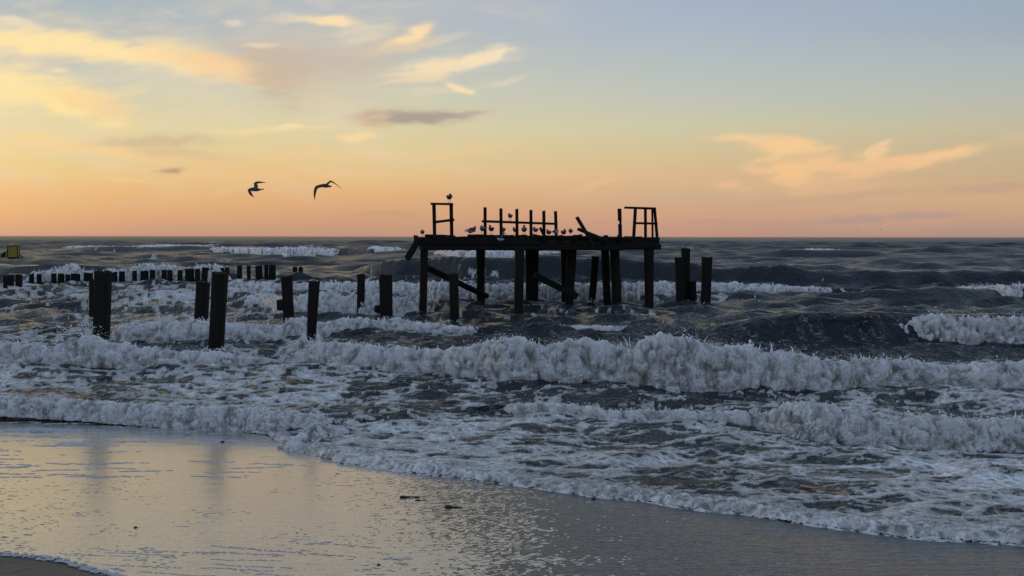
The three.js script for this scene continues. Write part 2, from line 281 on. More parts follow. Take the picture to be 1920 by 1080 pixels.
// swells that have a place of their own: [pixel x, foot, crest], front length, back length
const swells = [
  { pts: [[620, 512, 512], [760, 520, 488], [900, 526, 482], [1100, 528, 483], [1250, 530, 492], [1380, 532, 508], [1480, 534, 503], [1580, 534, 511], [1680, 534, 509], [1800, 534, 511], [2100, 534, 512]], front: 1.2, back: 3.0 },
  { pts: [[-200, 497, 493], [200, 500, 494], [400, 500, 493], [620, 497, 497]], front: 1.2, back: 4 },
  { pts: [[-250, 512, 500], [60, 516, 500], [240, 516, 503], [420, 512, 512]], front: 0.9, back: 3 },
  { pts: [[1380, 482, 482], [1500, 484, 468], [1640, 484, 472], [1720, 482, 482]], front: 2.5, back: 7 },
  { pts: [[1660, 475, 475], [1780, 476, 463], [1900, 475, 466], [2000, 474, 474]], front: 3, back: 8 },
  { pts: [[1000, 470, 470], [1200, 476, 462], [1420, 470, 470]], front: 3, back: 8 },
  { pts: [[60, 474, 470], [160, 474, 463], [400, 474, 463], [520, 478, 466], [640, 480, 467], [760, 470, 470]], front: 3, back: 8 },
  { pts: [[1230, 645, 645], [1330, 644, 622], [1450, 645, 603], [1560, 646, 594], [1660, 646, 592], [1800, 647, 597], [2100, 647, 600]], front: 0.75, back: 1.8 },
  { pts: [[1560, 560, 560], [1700, 566, 548], [1800, 567, 541], [2100, 568, 540]], front: 0.8, back: 1.8 },
];
for (const s of swells) s.w = s.pts.map(([x, b, t]) => { const p = onSea(x, b), D = -p.z; return [p.x, D, Math.max(0, pxm(b - t, D) * 1.08)]; });
function swellY(x, D) {
  let y = 0;
  for (const s of swells) {
    const w = s.w; if (x < w[0][0] || x > w[w.length - 1][0]) continue;
    const D0 = curve(w, x, 1) + 0.2 * p2(x * 0.35, D0seed), H = curve(w, x, 2); if (H < 0.01) continue;
    const d = D - D0 - s.front; const q = d < 0 ? 1 - sst(-d, 0, s.front) : 1 - sst(d, 0, s.back); y = Math.max(y, H * q);
  }
  return y;
}
const D0seed = 4.2;
// how much of the water is covered with old foam, by place (rows: how far out; columns: left to right)
const dRows = [446, 456, 466, 480, 500, 525, 545, 570, 600, 630, 665, 690, 730, 770, 800, 840, 900, 1080];
const dVals = [
  [.02, .02, .02, .02, .02, .02, .02, .02, .02], [.20, .22, .20, .16, .15, .15, .15, .16, .16], [.24, .3, .3, .24, .18, .18, .2, .2, .2], [.24, .28, .3, .25, .2, .18, .2, .18, .2],
  [.2, .25, .25, .2, .12, .1, .08, .08, .08], [.42, .5, .5, .45, .35, .25, .2, .14, .12], [.55, .6, .62, .6, .5, .45, .35, .2, .22], [.55, .62, .62, .6, .45, .38, .26, .22, .3],
  [.5, .6, .55, .45, .4, .36, .25, .16, .2], [.6, .6, .42, .4, .34, .3, .18, .12, .22], [.62, .55, .5, .55, .4, .3, .26, .24, .3], [.66, .7, .68, .72, .45, .3, .3, .32, .4],
  [.62, .66, .66, .7, .52, .36, .34, .42, .5], [.6, .6, .6, .64, .52, .5, .5, .52, .55], [.5, .5, .55, .66, .6, .58, .58, .6, .6], [.35, .35, .45, .68, .66, .64, .62, .62, .62], [.4, .4, .5, .66, .7, .7, .68, .68, .68], [.4, .4, .5, .66, .7, .7, .72, .72, .72]];
function density(px, py) {
  let r = 0; while (r < dRows.length - 2 && py > dRows[r + 1]) r++;
  const v = clamp((py - dRows[r]) / (dRows[r + 1] - dRows[r])), u = clamp(px / 240, 0, 7.999), i = Math.floor(u), f = u - i;
  return lerp(lerp(dVals[r][i], dVals[r][i + 1], f), lerp(dVals[r + 1][i], dVals[r + 1][i + 1], f), v);
}
function foamAt(x, D, px, py, cx, cz, rise) {
  const d = density(px, py), sx = Math.max(1, cx / 0.03), sz = Math.max(1, cz / 0.06), k = Math.sqrt(sz), zz = D - 1.6 * rise;
  x *= lerp(0.62, 0.8, sst(D, 14, 30));
  const wx = x + (0.22 * p2(x * 1.3, zz * 0.9) + 0.1 * p2(x * 4.1, zz * 3.3)) * k, wz = zz + (0.25 * p2(x * 1.1 + 30, zz * 0.8) + 0.1 * p2(x * 3.7 + 9, zz * 3.9)) * k;
  const fx = 1 / (sx > k ? sx : k), fz = 1 / sz;
  const patch = fbm(wx * 0.5 * Math.sqrt(fx), wz * 0.55 * Math.sqrt(fz), 5, 3);
  const big = cells(wx * 1.7 * fx, wz * 2.3 * fz), mid = cells(wx * 3.8 * fx + 17, wz * 5.4 * fz), small = cells(wx * 9 * fx + 7, wz * 13 * fz + 3);
  const lace = (0.30 - big) * 0.55 + (0.30 - mid) * 0.6 + (0.30 - small) * 0.42;
  return (d - 0.60 - 0.05 * sst(D, 12, 18) * sst(px, 300, 1000) - 0.06 * sst(D, 12, 16)) * 0.95 + 0.5 * patch + lace * 0.9 + 0.2 * p2(wx * 17 * fx, wz * 23 * fz) + 0.14 * p2(wx * 34 * fx + 5, wz * 46 * fz);
}
{
  const NC = 720, rows = [];
  for (let D = 4.5; D < 6500;) { rows.push(D); D += D < 16 ? Math.max(0.016, D * D / (EYE * 788) * 0.85) : D < 20 ? 0.07 : D < 36 ? 0.2 : D < 45 ? 0.13 : D < 250 ? lerp(0.5, 2.0, (D - 45) / 205) : D < 1000 ? lerp(2.0, 8.5, (D - 250) / 750) : D * 0.016 - 7.5; }
  console.log('sea rows', rows.length);
  const S = new Sheet(), tmp = [];
  for (let r = 0; r < rows.length; r++) {
    const D = rows[r], half = 0.72 * D + 1.6, cz = (rows[r + 1] ?? D * 1.01) - D, cx = 2 * half / NC, lim = 2.4 * Math.max(cz * 0.9, cx);
    const active = waves.map((w) => {
      let k = sst(w.L / lim, 1, 1.9); if (k <= 0) return null;
      k *= w.L > 3 ? lerp(0.06, 1, sst(D, 13, 55)) : w.L > 0.9 ? lerp(0.28, 1, sst(D, 9, 34)) : lerp(0.5, 1, sst(D, 8, 26));
      k *= lerp(1, 2.2, sst(D, 50, 300));
      return { ...w, k };
    }).filter(Boolean);
    for (let c = 0; c <= NC; c++) {
      const x0 = (c / NC * 2 - 1) * half, yb = baseY(x0, D), ed = edgeD(x0), shallow = sst(D - ed, -0.05, 2.6), px = 960 + F * x0 / D, py = HORIZON + F * (EYE - yb) / D;
      const bed = sandY(x0, D); let x = x0, y = bed + 0.004 + (yb - bed) * sst(D - ed, -0.12, 1.0), z = -D;
      const rise = D > 14 ? swellY(x0, D) : 0, calm = (1 - 0.6 * clamp(rise * 2)) * lerp(0.45, 1, shallow) * sst(D - ed, -0.02, 0.55);
      for (const w of active) { const q = w.kx * x0 + w.kz * z + w.ph, A = w.a * w.k * calm, s = Math.sin(q); y += A * Math.cos(q); x -= 0.75 * A * w.sx * s; z -= 0.75 * A * w.sz * s; }
      y += rise;
      const fm = foamAt(x0, D, px, py, cx, cz, rise);
      let bub = clamp(fm * 1.7 + 0.18 + 0.25 * p2(x0 * 2.2, D * 3));
      let ff = sst(fm, -0.02, 0.06);
      if (D - ed < 1.6) {                                // the tongue of water running up the sand: bubbles heap up behind its edge
        const near = 1 - sst(D - ed, 0.0, x0 < -2.8 ? 0.3 : 0.75), lump = Math.abs(p3(x0 * 12, D * 12, 2)) * 0.65 + Math.abs(p3(x0 * 27, D * 27, 5)) * 0.35;
        y += (0.012 + 0.022 * near + 0.10 * near * lump) * sst(D - ed, -0.02, 0.06) * (x0 < -2.8 ? 0.45 : 1);
        ff = Math.max(ff, near * 1.3 - 0.9 * Math.abs(p3(x0 * 5, D * 7, 8)) - 0.5 * p3(x0 * 13, D * 15, 9) > 0.36 ? 1 : 0); bub = Math.max(bub * 0.8, near * clamp(lump * 3.2 - 0.05));
        if (y < sandY(x, D) + 0.004) y = sandY(x, D) + 0.004;
      } else if (D < 14 && y < sandY(x, D) + 0.01) y = sandY(x, D) + 0.01;
      if (ff > 0.5) y += (0.004 + 0.022 * Math.abs(p3(x0 * 9, D * 9, 6)) + 0.010 * Math.abs(p3(x0 * 24, D * 24, 6))) * (D < 14 ? 1 : D < 24 ? 1.5 : 2.5);
      S.pos.push(x, y, z); S.uv.push(x0, D); S.foam.push(ff); S.col.push(bub, clamp(1 - sst(D, 6.5, 15) + 0.25 * p2(x0 * 0.6, D * 0.5)) * 0.8 + 0.08, 0.5 + 0.6 * p2(x0 * 6, D * 6));
      tmp.push(D - ed);
    }
  }
  const n = NC + 1;
  for (let r = 0; r < rows.length - 1; r++) for (let c = 0; c < NC; c++) {
    const a = r * n + c, b = a + 1, d = a + n, e = d + 1;
    if (Math.max(tmp[a], tmp[b], tmp[d], tmp[e]) < 0) continue;
    S.idx.push(a, b, e, a, e, d);
  }
  const [water, foam] = S.build(0, [26, 60, 130]);
  tag(mesh('sea', water, [waterMat, seaMid, seaFar, seaFarthest]), 'dark choppy grey sea reaching to the horizon behind the ruined pier', 'sea', null, 'structure');
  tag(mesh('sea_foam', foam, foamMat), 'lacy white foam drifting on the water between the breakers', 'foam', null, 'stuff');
}

// ---------------------------------------------------------------- breaking waves: swept rollers of foam over a water face
const drops = [];
function breaker({ name = 'breaking_wave', label, pts, lean = 0.9, back = 1.6, rag = 0.16, lump = 1, spray = 1, seed = 0, step = 1.7 }) {
  const S = new Sheet(), x0 = pts[0][0], x1 = pts[pts.length - 1][0], n = Math.ceil((x1 - x0) / step), tall = Math.max(...pts.map((p) => p[1] - p[2])), nF = Math.round(clamp(tall * 0.72, 9, 64)), nB = Math.round(clamp(tall * 0.25, 5, 18));
  const mp = pts[Math.floor(pts.length / 2)], f = 1 / Math.max(0.16, 0.7 * pxm(tall, -onSea(mp[0], mp[1]).z)), sc = f;
  for (let i = 0; i <= n; i++) {
    const px = x0 + (x1 - x0) * i / n, end = sst(Math.min(px - x0, x1 - px), 0, 26), foamAmt = curve(pts, px, 3);
    const bN = curve(pts, px, 1), tN = curve(pts, px, 2), h0 = (bN - tN);
    const P0 = onSea(px, bN), wx = P0.x;
    const b = bN + h0 * (0.1 * p3(wx * sc * 0.7, seed, 1) + 0.06 * Math.abs(p3(wx * sc * 1.6, seed, 2))) * foamAmt;
    let t = tN - h0 * rag * (1.3 * p3(wx * sc * 0.8, seed, 3) + 0.9 * Math.abs(p3(wx * sc * 2.0, seed, 4))) * foamAmt;
    t = lerp(b - 2, t, end);
    const Pb = onSea(px, b), D = -Pb.z, H = Math.max(0.05, pxm(b - t, D)), Dc = D + lean * H, Pc = at(px, t, Dc), y0 = Pb.y - 0.05 - 0.12 * clamp(H);
    for (let j = 0; j <= nF + nB; j++) {
      let x, y, z, nx = 0, ny, nz, w, edge = 1;
      if (j <= nF) {
        const s = j / nF, th = s * Math.PI / 2, k = sst(foamAmt, 0.2, 0.75), d = lerp(Math.pow(s, 0.75), 1 - Math.cos(th), k), h = lerp(Math.pow(s, 1.25), Math.sin(th), k);
        x = lerp(Pb.x, Pc.x, d); z = lerp(Pb.z, Pc.z, d); y = y0 + (Pc.y - y0) * h; ny = Math.sin(th); nz = Math.cos(th); w = foamAmt * (0.55 + 0.45 * Math.sin(Math.PI * clamp(s * 0.85 + 0.1)));
      } else {
        const s = (j - nF) / nB; x = Pc.x + (Pc.x - Pb.x) / Math.max(0.2, lean) * 0.3 * s; z = Pc.z - H * back * s; y = lerp(Pc.y, Pb.y - 0.16, s * s * (3 - 2 * s)); ny = 1; nz = -0.2; w = foamAmt * (1 - s) * 0.7; edge = s;
      }
      const qx = x * f, qy = y * f, qz = z * f * 0.8;
      const run = j <= nF ? j / nF : 1 + (j - nF) / nB * 0.6, fl = run * 1.9;   // how far up the face: the falling foam is drawn out along it
      const b1 = Math.abs(p3(qx * 1.3, qy * 1.3, qz * 1.3 + seed)), b2 = Math.abs(p3(qx * 3.1, qy * 2.6, qz * 2.6 + seed)), b3 = Math.abs(p3(qx * 7.5 + 0.7 * p3(qx * 2, fl, 3), fl * 2.2, seed)), b4 = Math.abs(p3(qx * 15, qy * 12, qz * 12)), b5 = p3(qx * 30, qy * 28, qz * 28);
      const disp = H * lump * (0.52 * (b1 - 0.17) + 0.33 * (b2 - 0.17) + 0.08 * (b3 - 0.15) + 0.17 * (b4 - 0.13) + 0.06 * b5) * (w * 0.95 + 0.05) * end, caveShade = clamp((b1 * 0.8 + b2 * 0.7 + b3 * 0.75 + b4 * 0.5 - 0.14) * 2.1);  // creases between the lumps get a darker foam colour, shade painted in
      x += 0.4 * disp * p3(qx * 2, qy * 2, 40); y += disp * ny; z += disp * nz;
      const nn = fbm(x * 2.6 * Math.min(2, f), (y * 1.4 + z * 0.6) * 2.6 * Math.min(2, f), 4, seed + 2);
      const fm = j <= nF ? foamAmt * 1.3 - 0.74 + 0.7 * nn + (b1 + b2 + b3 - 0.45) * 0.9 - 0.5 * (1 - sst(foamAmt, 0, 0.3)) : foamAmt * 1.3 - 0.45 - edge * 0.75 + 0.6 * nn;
      S.pos.push(x, y, z); S.uv.push(x, y * 1.2 - z); S.foam.push(sst(fm, -0.03, 0.03)); S.col.push(clamp(0.16 + fm * 0.4 + caveShade * 0.75 + 0.9 * nn), 0.22 + 0.3 * clamp(1 - sst(D, 7, 16)), 0.5 + 0.7 * (b3 - 0.2));
    }
    if (foamAmt > 0.35 && h0 > 8 && spray > 0) {
      const m = spray * foamAmt * clamp(H * 2.2, 0.15, 1.4) * (p3(wx * 3, seed, 9) > 0.1 ? 4.5 : 0.6);
      for (let k = 0; k < m || (k < m + 1 && rnd() < m - Math.floor(m)); k++) { const up = -Math.log(1 - rnd() * 0.98) * 0.075 * H, a = rr(-0.3, 0.35) * H; drops.push([Pc.x + rr(-0.05, 0.05), Pc.y + up - Math.abs(a) * 0.25 + 0.02 * H, Pc.z + a, rr(0.0012, 0.0036) * (1 + D / 26) * (rnd() < 0.06 ? 2.4 : 1)]); }
    }
  }
  for (let k = 0, N = Math.round((x1 - x0) / 34 * spray); k < N && tall > 24; k++) {   // thrown jets
    const px = rr(x0, x1), fa = curve(pts, px, 3); if (fa < 0.6 || p3(px * 0.013, seed, 77) < -0.12) continue;
    const D = -onSea(px, curve(pts, px, 1)).z, h0 = curve(pts, px, 1) - curve(pts, px, 2), H = pxm(h0, D), p = at(px, curve(pts, px, 2) - h0 * 0.04, D + lean * H), vx = rr(-0.5, 0.5), L = H * 0.07 * (1 + 4 * rnd() ** 3), r0 = rr(0.006, 0.016), bend = rr(-0.5, 0.5);
    for (let q = 0; q < 18; q++) { const s = q / 17; if (s > 0.75 && rnd() < 0.5) continue; drops.push([p.x + L * (vx * s + bend * s * s), p.y - 0.03 + (L + 0.03) * (1.3 * s - 0.35 * s * s), p.z + 0.2 * L * s, r0 * (1 - 0.78 * s) * (D / 12)]); }
  }
  const m = nF + nB + 1;
  for (let i = 0; i < n; i++) for (let j = 0; j < m - 1; j++) { const a = i * m + j, b = a + m; S.idx.push(a, b, b + 1, a, b + 1, a + 1); }
  const [water, foam] = S.build(tall > 25 ? 500 : 200);
  const root = group(name); tag(root, label, 'wave');
  const mid = onSea((x0 + x1) / 2, curve(pts, (x0 + x1) / 2, 1)); root.position.copy(mid);
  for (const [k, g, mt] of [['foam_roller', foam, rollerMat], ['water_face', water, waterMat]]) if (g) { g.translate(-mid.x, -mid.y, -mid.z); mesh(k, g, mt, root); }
  return root;
}
breaker({ label: 'largest white breaker, curling in front of the pier and running off to the right edge', seed: 11, rag: 0.2, spray: 1.6, lean: 0.75, pts: [
  [515, 678, 671, .9], [560, 678, 654, .9], [600, 684, 645, .9], [660, 690, 645, 1], [760, 692, 652, .95], [830, 694, 658, .8], [870, 702, 652, 1], [950, 714, 638, 1], [1020, 716, 646, 1], [1070, 714, 645, 1], [1120, 712, 646, .92], [1185, 716, 648, .62], [1200, 724, 645, .95], [1245, 730, 634, 1], [1300, 732, 640, 1], [1400, 734, 654, 1], [1480, 734, 664, 1], [1560, 734, 676, 1], [1620, 720, 672, 1], [1700, 714, 676, 1], [1780, 716, 686, .95], [1860, 720, 678, 1], [1960, 720, 680, 1], [2080, 720, 690, .9]] });
breaker({ label: 'low foaming breaker on the right, nearer the beach than the largest breaker', seed: 23, rag: 0.16, lean: 0.9, pts: [
  [860, 768, 764, .3], [940, 771, 759, .2], [975, 778, 756, .9], [1060, 786, 760, 1], [1150, 796, 768, 1], [1240, 800, 770, 1], [1330, 801, 772, 1], [1430, 806, 774, 1], [1455, 816, 768, 1], [1500, 822, 754, 1], [1560, 828, 764, 1], [1650, 832, 776, 1], [1740, 840, 780, 1], [1830, 846, 786, 1], [1960, 846, 786, 1], [2120, 850, 800, .8]] });
breaker({ label: 'low curl of grey foam along the left, just above the shining wet sand', seed: 31, rag: 0.15, spray: 0.4, lean: 1.3, pts: [
  [-160, 766, 742, .9], [0, 771, 744, .95], [120, 777, 748, .95], [240, 786, 756, .95], [340, 794, 762, 1], [430, 799, 764, 1], [520, 803, 770, 1], [580, 804, 774, .9], [640, 796, 787, .5], [700, 790, 784, .4]] });
breaker({ label: 'small foam peak at the corner where the foam lip begins, above the wet sand', seed: 37, rag: 0.2, spray: 0.2, lean: 1.6, back: 2.5, step: 1.2, pts: [[520, 838, 832, .7], [548, 842, 822, .85], [575, 838, 803, .9], [592, 834, 794, .95], [612, 828, 797, .85], [640, 820, 803, .7], [680, 812, 804, .4]] });
breaker({ label: 'foaming breaker around the foot of the large leftmost pile', seed: 43, rag: 0.2, spray: 1.6, lean: 0.9, pts: [
  [-160, 676, 645, .9], [0, 680, 646, .95], [90, 684, 648, 1], [140, 686, 636, 1], [176, 686, 632, 1], [215, 686, 646, 1], [300, 687, 654, 1], [380, 686, 660, .95], [425, 684, 662, .9], [470, 678, 669, .95], [520, 676, 671, .95]] });
breaker({ label: 'white breaker rolling between the two front pairs of piles on the left', seed: 57, rag: 0.16, spray: 1.2, lean: 0.9, pts: [
  [195, 640, 618, .5], [230, 642, 610, 1], [300, 642, 608, 1], [370, 640, 602, 1], [440, 640, 606, 1], [520, 640, 610, .85], [560, 634, 596, 1], [600, 628, 604, .9], [650, 622, 598, 1], [740, 624, 598, 1], [800, 626, 606, 1], [870, 626, 612, .8], [920, 622, 614, .4], [1000, 620, 610, .9], [1120, 622, 611, .9], [1240, 618, 612, .4], [1320, 616, 613, .1]] });
breaker({ label: 'foam ridge breaking behind the short piles left of the pier', seed: 61, rag: 0.18, lean: 1.2, pts: [
  [430, 572, 562, .4], [480, 574, 552, .9], [540, 592, 558, .95], [600, 594, 552, 1], [660, 594, 552, 1], [720, 596, 556, 1], [780, 590, 560, .9], [840, 578, 566, .4]] });
breaker({ label: 'long white breaker seen between the legs of the pier and to its right', seed: 73, rag: 0.16, lean: 1.0, pts: [
  [400, 552, 534, .8], [470, 552, 530, .9], [560, 550, 532, .95], [660, 552, 530, 1], [740, 556, 530, 1], [830, 560, 530, 1], [910, 560, 534, 1], [1000, 560, 534, 1], [1080, 562, 532, 1], [1180, 560, 530, 1], [1260, 555, 530, 1], [1340, 552, 530, 1], [1430, 552, 533, .95], [1520, 550, 538, .8], [1600, 548, 541, .4], [1660, 546, 543, .1]] });
breaker({ label: 'steep dark wave with a white broken right end, at the right edge of the view', seed: 83, rag: 0.12, lean: 0.6, pts: [
  [1420, 642, 622, 0], [1500, 644, 604, 0], [1580, 645, 596, .06], [1625, 645, 594, .3], [1665, 641, 597, .55], [1700, 643, 598, .97], [1760, 646, 592, 1], [1830, 647, 595, 1], [1960, 647, 597, 1], [2100, 647, 604, .9]] });
breaker({ label: 'small white breaker farther out beside the right edge of the view', seed: 97, rag: 0.16, lean: 0.9, pts: [
  [1770, 556, 546, .1], [1795, 558, 538, .8], [1840, 564, 535, 1], [1900, 567, 535, 1], [2000, 568, 538, .9]] });
breaker({ label: 'whitecap on the left just under the horizon, behind the yellow buoy', seed: 101, rag: 0.25, lean: 2, spray: 0.4, step: 2, pts: [[110, 466, 461, .5], [150, 470, 461, .9], [230, 472, 462, .85], [300, 470, 459, .9], [370, 468, 460, .8], [420, 466, 461, .3]] });
breaker({ label: 'whitecap behind the groyne piles, left of the pier under the horizon', seed: 103, rag: 0.25, lean: 2, spray: 0.4, step: 2, pts: [[370, 470, 465, .4], [420, 478, 464, .85], [500, 484, 465, .9], [570, 486, 464, .9], [620, 482, 466, .7], [660, 476, 468, .2]] });
breaker({ label: 'whitecap seen just left of the pier deck', seed: 105, rag: 0.25, lean: 2, spray: 0.3, step: 2, pts: [[670, 476, 470, .2], [700, 475, 462, .8], [740, 474, 464, .7], [775, 473, 467, .3]] });
breaker({ label: 'whitecap framed by the pier legs right under the deck', seed: 107, rag: 0.25, lean: 1.6, spray: 0.4, step: 2, pts: [[800, 476, 470, .5], [860, 486, 470, .95], [920, 487, 470, .9], [970, 486, 471, .9], [1040, 480, 471, .6], [1090, 478, 472, .2]] });
breaker({ label: 'small whitecap to the right of the pier under the horizon', seed: 109, rag: 0.3, lean: 2, spray: 0.3, step: 2, pts: [[1480, 476, 471, .2], [1520, 474, 466, .8], [1560, 473, 467, .6], [1600, 472, 469, .2]] });
breaker({ label: 'white spray bursting behind the row of groyne piles', seed: 113, rag: 0.5, lean: 0.5, spray: 3, pts: [[40, 530, 512, .7], [90, 528, 508, .9], [130, 526, 498, .8], [165, 526, 508, .9], [215, 527, 508, .9], [250, 526, 502, .95], [290, 526, 498, 1], [310, 526, 500, .9], [350, 526, 505, .8], [400, 528, 497, .85], [430, 528, 508, .5], [450, 528, 514, .1]] });
breaker({ label: 'splash of foam heaped at the pile foot where the largest breaker begins on the left', seed: 127, rag: 0.5, lean: 0.6, spray: 4, step: 1.2, pts: [[500, 672, 668, .95], [530, 672, 654, .95], [556, 674, 640, 1], [568, 675, 632, 1], [580, 676, 646, 1], [590, 676, 644, 1], [596, 676, 630, 1], [604, 676, 650, 1], [630, 676, 656, .6]] });

// ---------------------------------------------------------------- the beach
{
  const P = [], I = [], C = [], U = [], Ds = [], Xs = [];
  for (let D = -30; D < 3; D += 1.5) Ds.push(D); for (let D = 3; D < 12.5; D += 0.05) Ds.push(D); for (const D of [14, 17, 22, 30, 60, 200, 900, 6000]) Ds.push(D);
  for (const x of [-6000, -900, -200, -60, -25, -14]) Xs.push(x); for (let x = -9; x <= 9; x += 0.06) Xs.push(x); for (const x of [14, 25, 60, 200, 900, 6000]) Xs.push(x);
  for (const D of Ds) for (const x of Xs) {
    const near = Math.abs(x) < 9.5 && D > 2.9 && D < 13 ? 1 : 0;
    const h = near * (0.0035 * p3(x * 1.6, D * 3.2, 3) + 0.0016 * p3(x * 5, D * 13, 5) + 0.0007 * p3(x * 14, D * 36, 6));
    P.push(x, sandY(x, D) + h - (D > 30 ? 0.6 : 0), -D);
    const k = 1 + 0.25 * fbm(x * 2, D * 6, 3, 8) * near + 0.3 * p3(x * 16, D * 16, 4) * near; C.push(0.105 * k, 0.092 * k, 0.072 * k); U.push(x, D);
  }
  const n = Xs.length;
  for (let r = 0; r < Ds.length - 1; r++) for (let c = 0; c < n - 1; c++) { const a = r * n + c; I.push(a, a + 1, a + n + 1, a, a + n + 1, a + n); }
  const g = new THREE.BufferGeometry(); g.setAttribute('position', new THREE.Float32BufferAttribute(P, 3)); g.setAttribute('color', new THREE.Float32BufferAttribute(C, 3)); g.setIndex(I); g.computeVertexNormals();
  g.setAttribute('uv', new THREE.Float32BufferAttribute(U, 2));
  tag(mesh('beach', g, new THREE.MeshPhysicalMaterial({ color: 0xffffff, vertexColors: true, roughness: 0.75, ior: 1.4, bumpMap: tiled(sandBump, 1.6, 0.4), bumpScale: 0.02 })), 'dark damp sand at the bottom left corner of the beach', 'sand', null, 'structure');
}
// the sheet of water left by the last wave: it covers the sand down to a ragged edge at the lower left
const filmEdge = [[-700, 1020], [-60, 1038], [0, 1042], [60, 1048], [110, 1056], [160, 1070], [210, 1083], [300, 1110], [500, 1150], [900, 1220], [2600, 1400]].map(([x, y]) => onSand(x, y));
const filmD = (x) => { let D = 3; for (let i = 1; i < filmEdge.length; i++) { const a = filmEdge[i - 1], b = filmEdge[i]; if (x <= b.x || i === filmEdge.length - 1) { D = lerp(-a.z, -b.z, clamp((x - a.x) / (b.x - a.x))); break; } } return D + 0.03 * p3(x * 2.4, 1, 9) + 0.012 * p3(x * 9, 1, 9); };
{
  const P = [], U = [], film = [], damp = [], wet = [], NX = 720, NR = 460;
  const glowCover = [[-400, 1.4], [250, 1.2], [480, 0.98], [700, 0.7], [900, 0.46], [1100, 0.22], [1400, -0.05], [1900, -0.35], [2400, -0.4]];  // film patches thin out rightward, painting the fade of the golden reflected light
  for (let r = 0; r <= NR; r++) for (let c = 0; c <= NX; c++) {
    const x = -7 + 12 * c / NX, a = Math.max(2.6, filmD(x)), D = lerp(a, 11, Math.pow(r / NR, 1.15)), px = 960 + F * x / D;
    const w = curve(glowCover, px + 40 * (D - 6), 1) - 0.5 + 0.2 * fbm(x * 1.1, D * 5.5, 4, 21) + 0.3 * p3(x * 10, D * 34, 23) + 0.5 * p3(x * 24, D * 54, 24) + 0.5 * (rnd() - 0.5);
    const rip = 0.0011 * p3(x * 2.2, D * 8, 13) + 0.0005 * p3(x * 6, D * 24, 15) + 0.0002 * p3(x * 18, D * 60, 17);
    P.push(x, sandY(x, D) + 0.008 * sst(D - a, 0, 0.05) + rip, -D); wet.push(w); U.push(x, D);
  }
  const n = NX + 1;
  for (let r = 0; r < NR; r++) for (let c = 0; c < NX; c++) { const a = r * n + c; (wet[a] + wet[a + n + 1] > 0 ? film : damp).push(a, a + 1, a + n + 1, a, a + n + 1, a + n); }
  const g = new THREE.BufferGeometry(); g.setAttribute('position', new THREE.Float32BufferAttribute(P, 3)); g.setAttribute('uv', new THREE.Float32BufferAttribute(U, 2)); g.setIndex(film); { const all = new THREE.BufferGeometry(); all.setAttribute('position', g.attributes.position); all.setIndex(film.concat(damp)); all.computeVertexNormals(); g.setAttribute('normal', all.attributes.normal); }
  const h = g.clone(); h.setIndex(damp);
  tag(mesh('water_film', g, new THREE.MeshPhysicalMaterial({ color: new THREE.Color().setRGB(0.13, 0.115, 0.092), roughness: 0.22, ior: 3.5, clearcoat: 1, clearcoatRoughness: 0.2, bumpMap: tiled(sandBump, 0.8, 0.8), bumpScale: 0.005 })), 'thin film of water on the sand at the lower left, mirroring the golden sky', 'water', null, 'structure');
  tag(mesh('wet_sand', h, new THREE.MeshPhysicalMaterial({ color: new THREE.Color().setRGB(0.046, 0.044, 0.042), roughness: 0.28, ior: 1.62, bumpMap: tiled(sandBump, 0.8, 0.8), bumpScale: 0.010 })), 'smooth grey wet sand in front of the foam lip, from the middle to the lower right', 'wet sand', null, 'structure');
}
// the bubbly lip of the swash
{
  const P = [], I = [], C = [], U = [], M = 14; let n = 0;
  for (let x = -7.4; x < 5.6; x += 0.007) {
    const D = edgeD(x), k = 0.35 + 0.65 * sst(x, -2.85, -2.5), h = (0.008 + 0.04 * Math.abs(p3(x * 6, 2, 3)) + 0.02 * Math.abs(p3(x * 17, 2, 5))) * k, w = 0.12 + 0.12 * Math.abs(p3(x * 3.1, 8, 3));
    for (let j = 0; j <= M; j++) {
      const a = Math.PI * j / M, d = D - 0.02 + (1 - Math.cos(a)) * w * 0.5 - 0.05, lump = 0.028 * (Math.abs(p3(x * 15, j * 0.34, 1)) - 0.1) + 0.012 * (Math.abs(p3(x * 38, j * 0.7, 2)) - 0.1);
      const y = sandY(x, d) + Math.sin(a) * (h + Math.max(-h * 0.6, lump)) - 0.003;
      P.push(x + lump * 0.4, y, -d + Math.cos(a) * lump * 0.6); const b = 0.74 + 0.2 * p3(x * 20, j * 0.5, 5); C.push(b, b * 0.99, b * 0.975); U.push(x, d);
    }
    n++;
  }
  for (let i = 0; i < n - 1; i++) for (let j = 0; j < M; j++) { const a = i * (M + 1) + j, b = a + M + 1; I.push(a, b, b + 1, a, b + 1, a + 1); }
  const g = new THREE.BufferGeometry(); g.setAttribute('position', new THREE.Float32BufferAttribute(P, 3)); g.setAttribute('color', new THREE.Float32BufferAttribute(C, 3)); g.setIndex(I); g.computeVertexNormals();
  g.setAttribute('uv', new THREE.Float32BufferAttribute(U, 2));
  tag(mesh('swash_foam', g, foamMat), 'bubbly white lip of foam where the last wave runs out on the sand', 'foam', null, 'stuff');
}
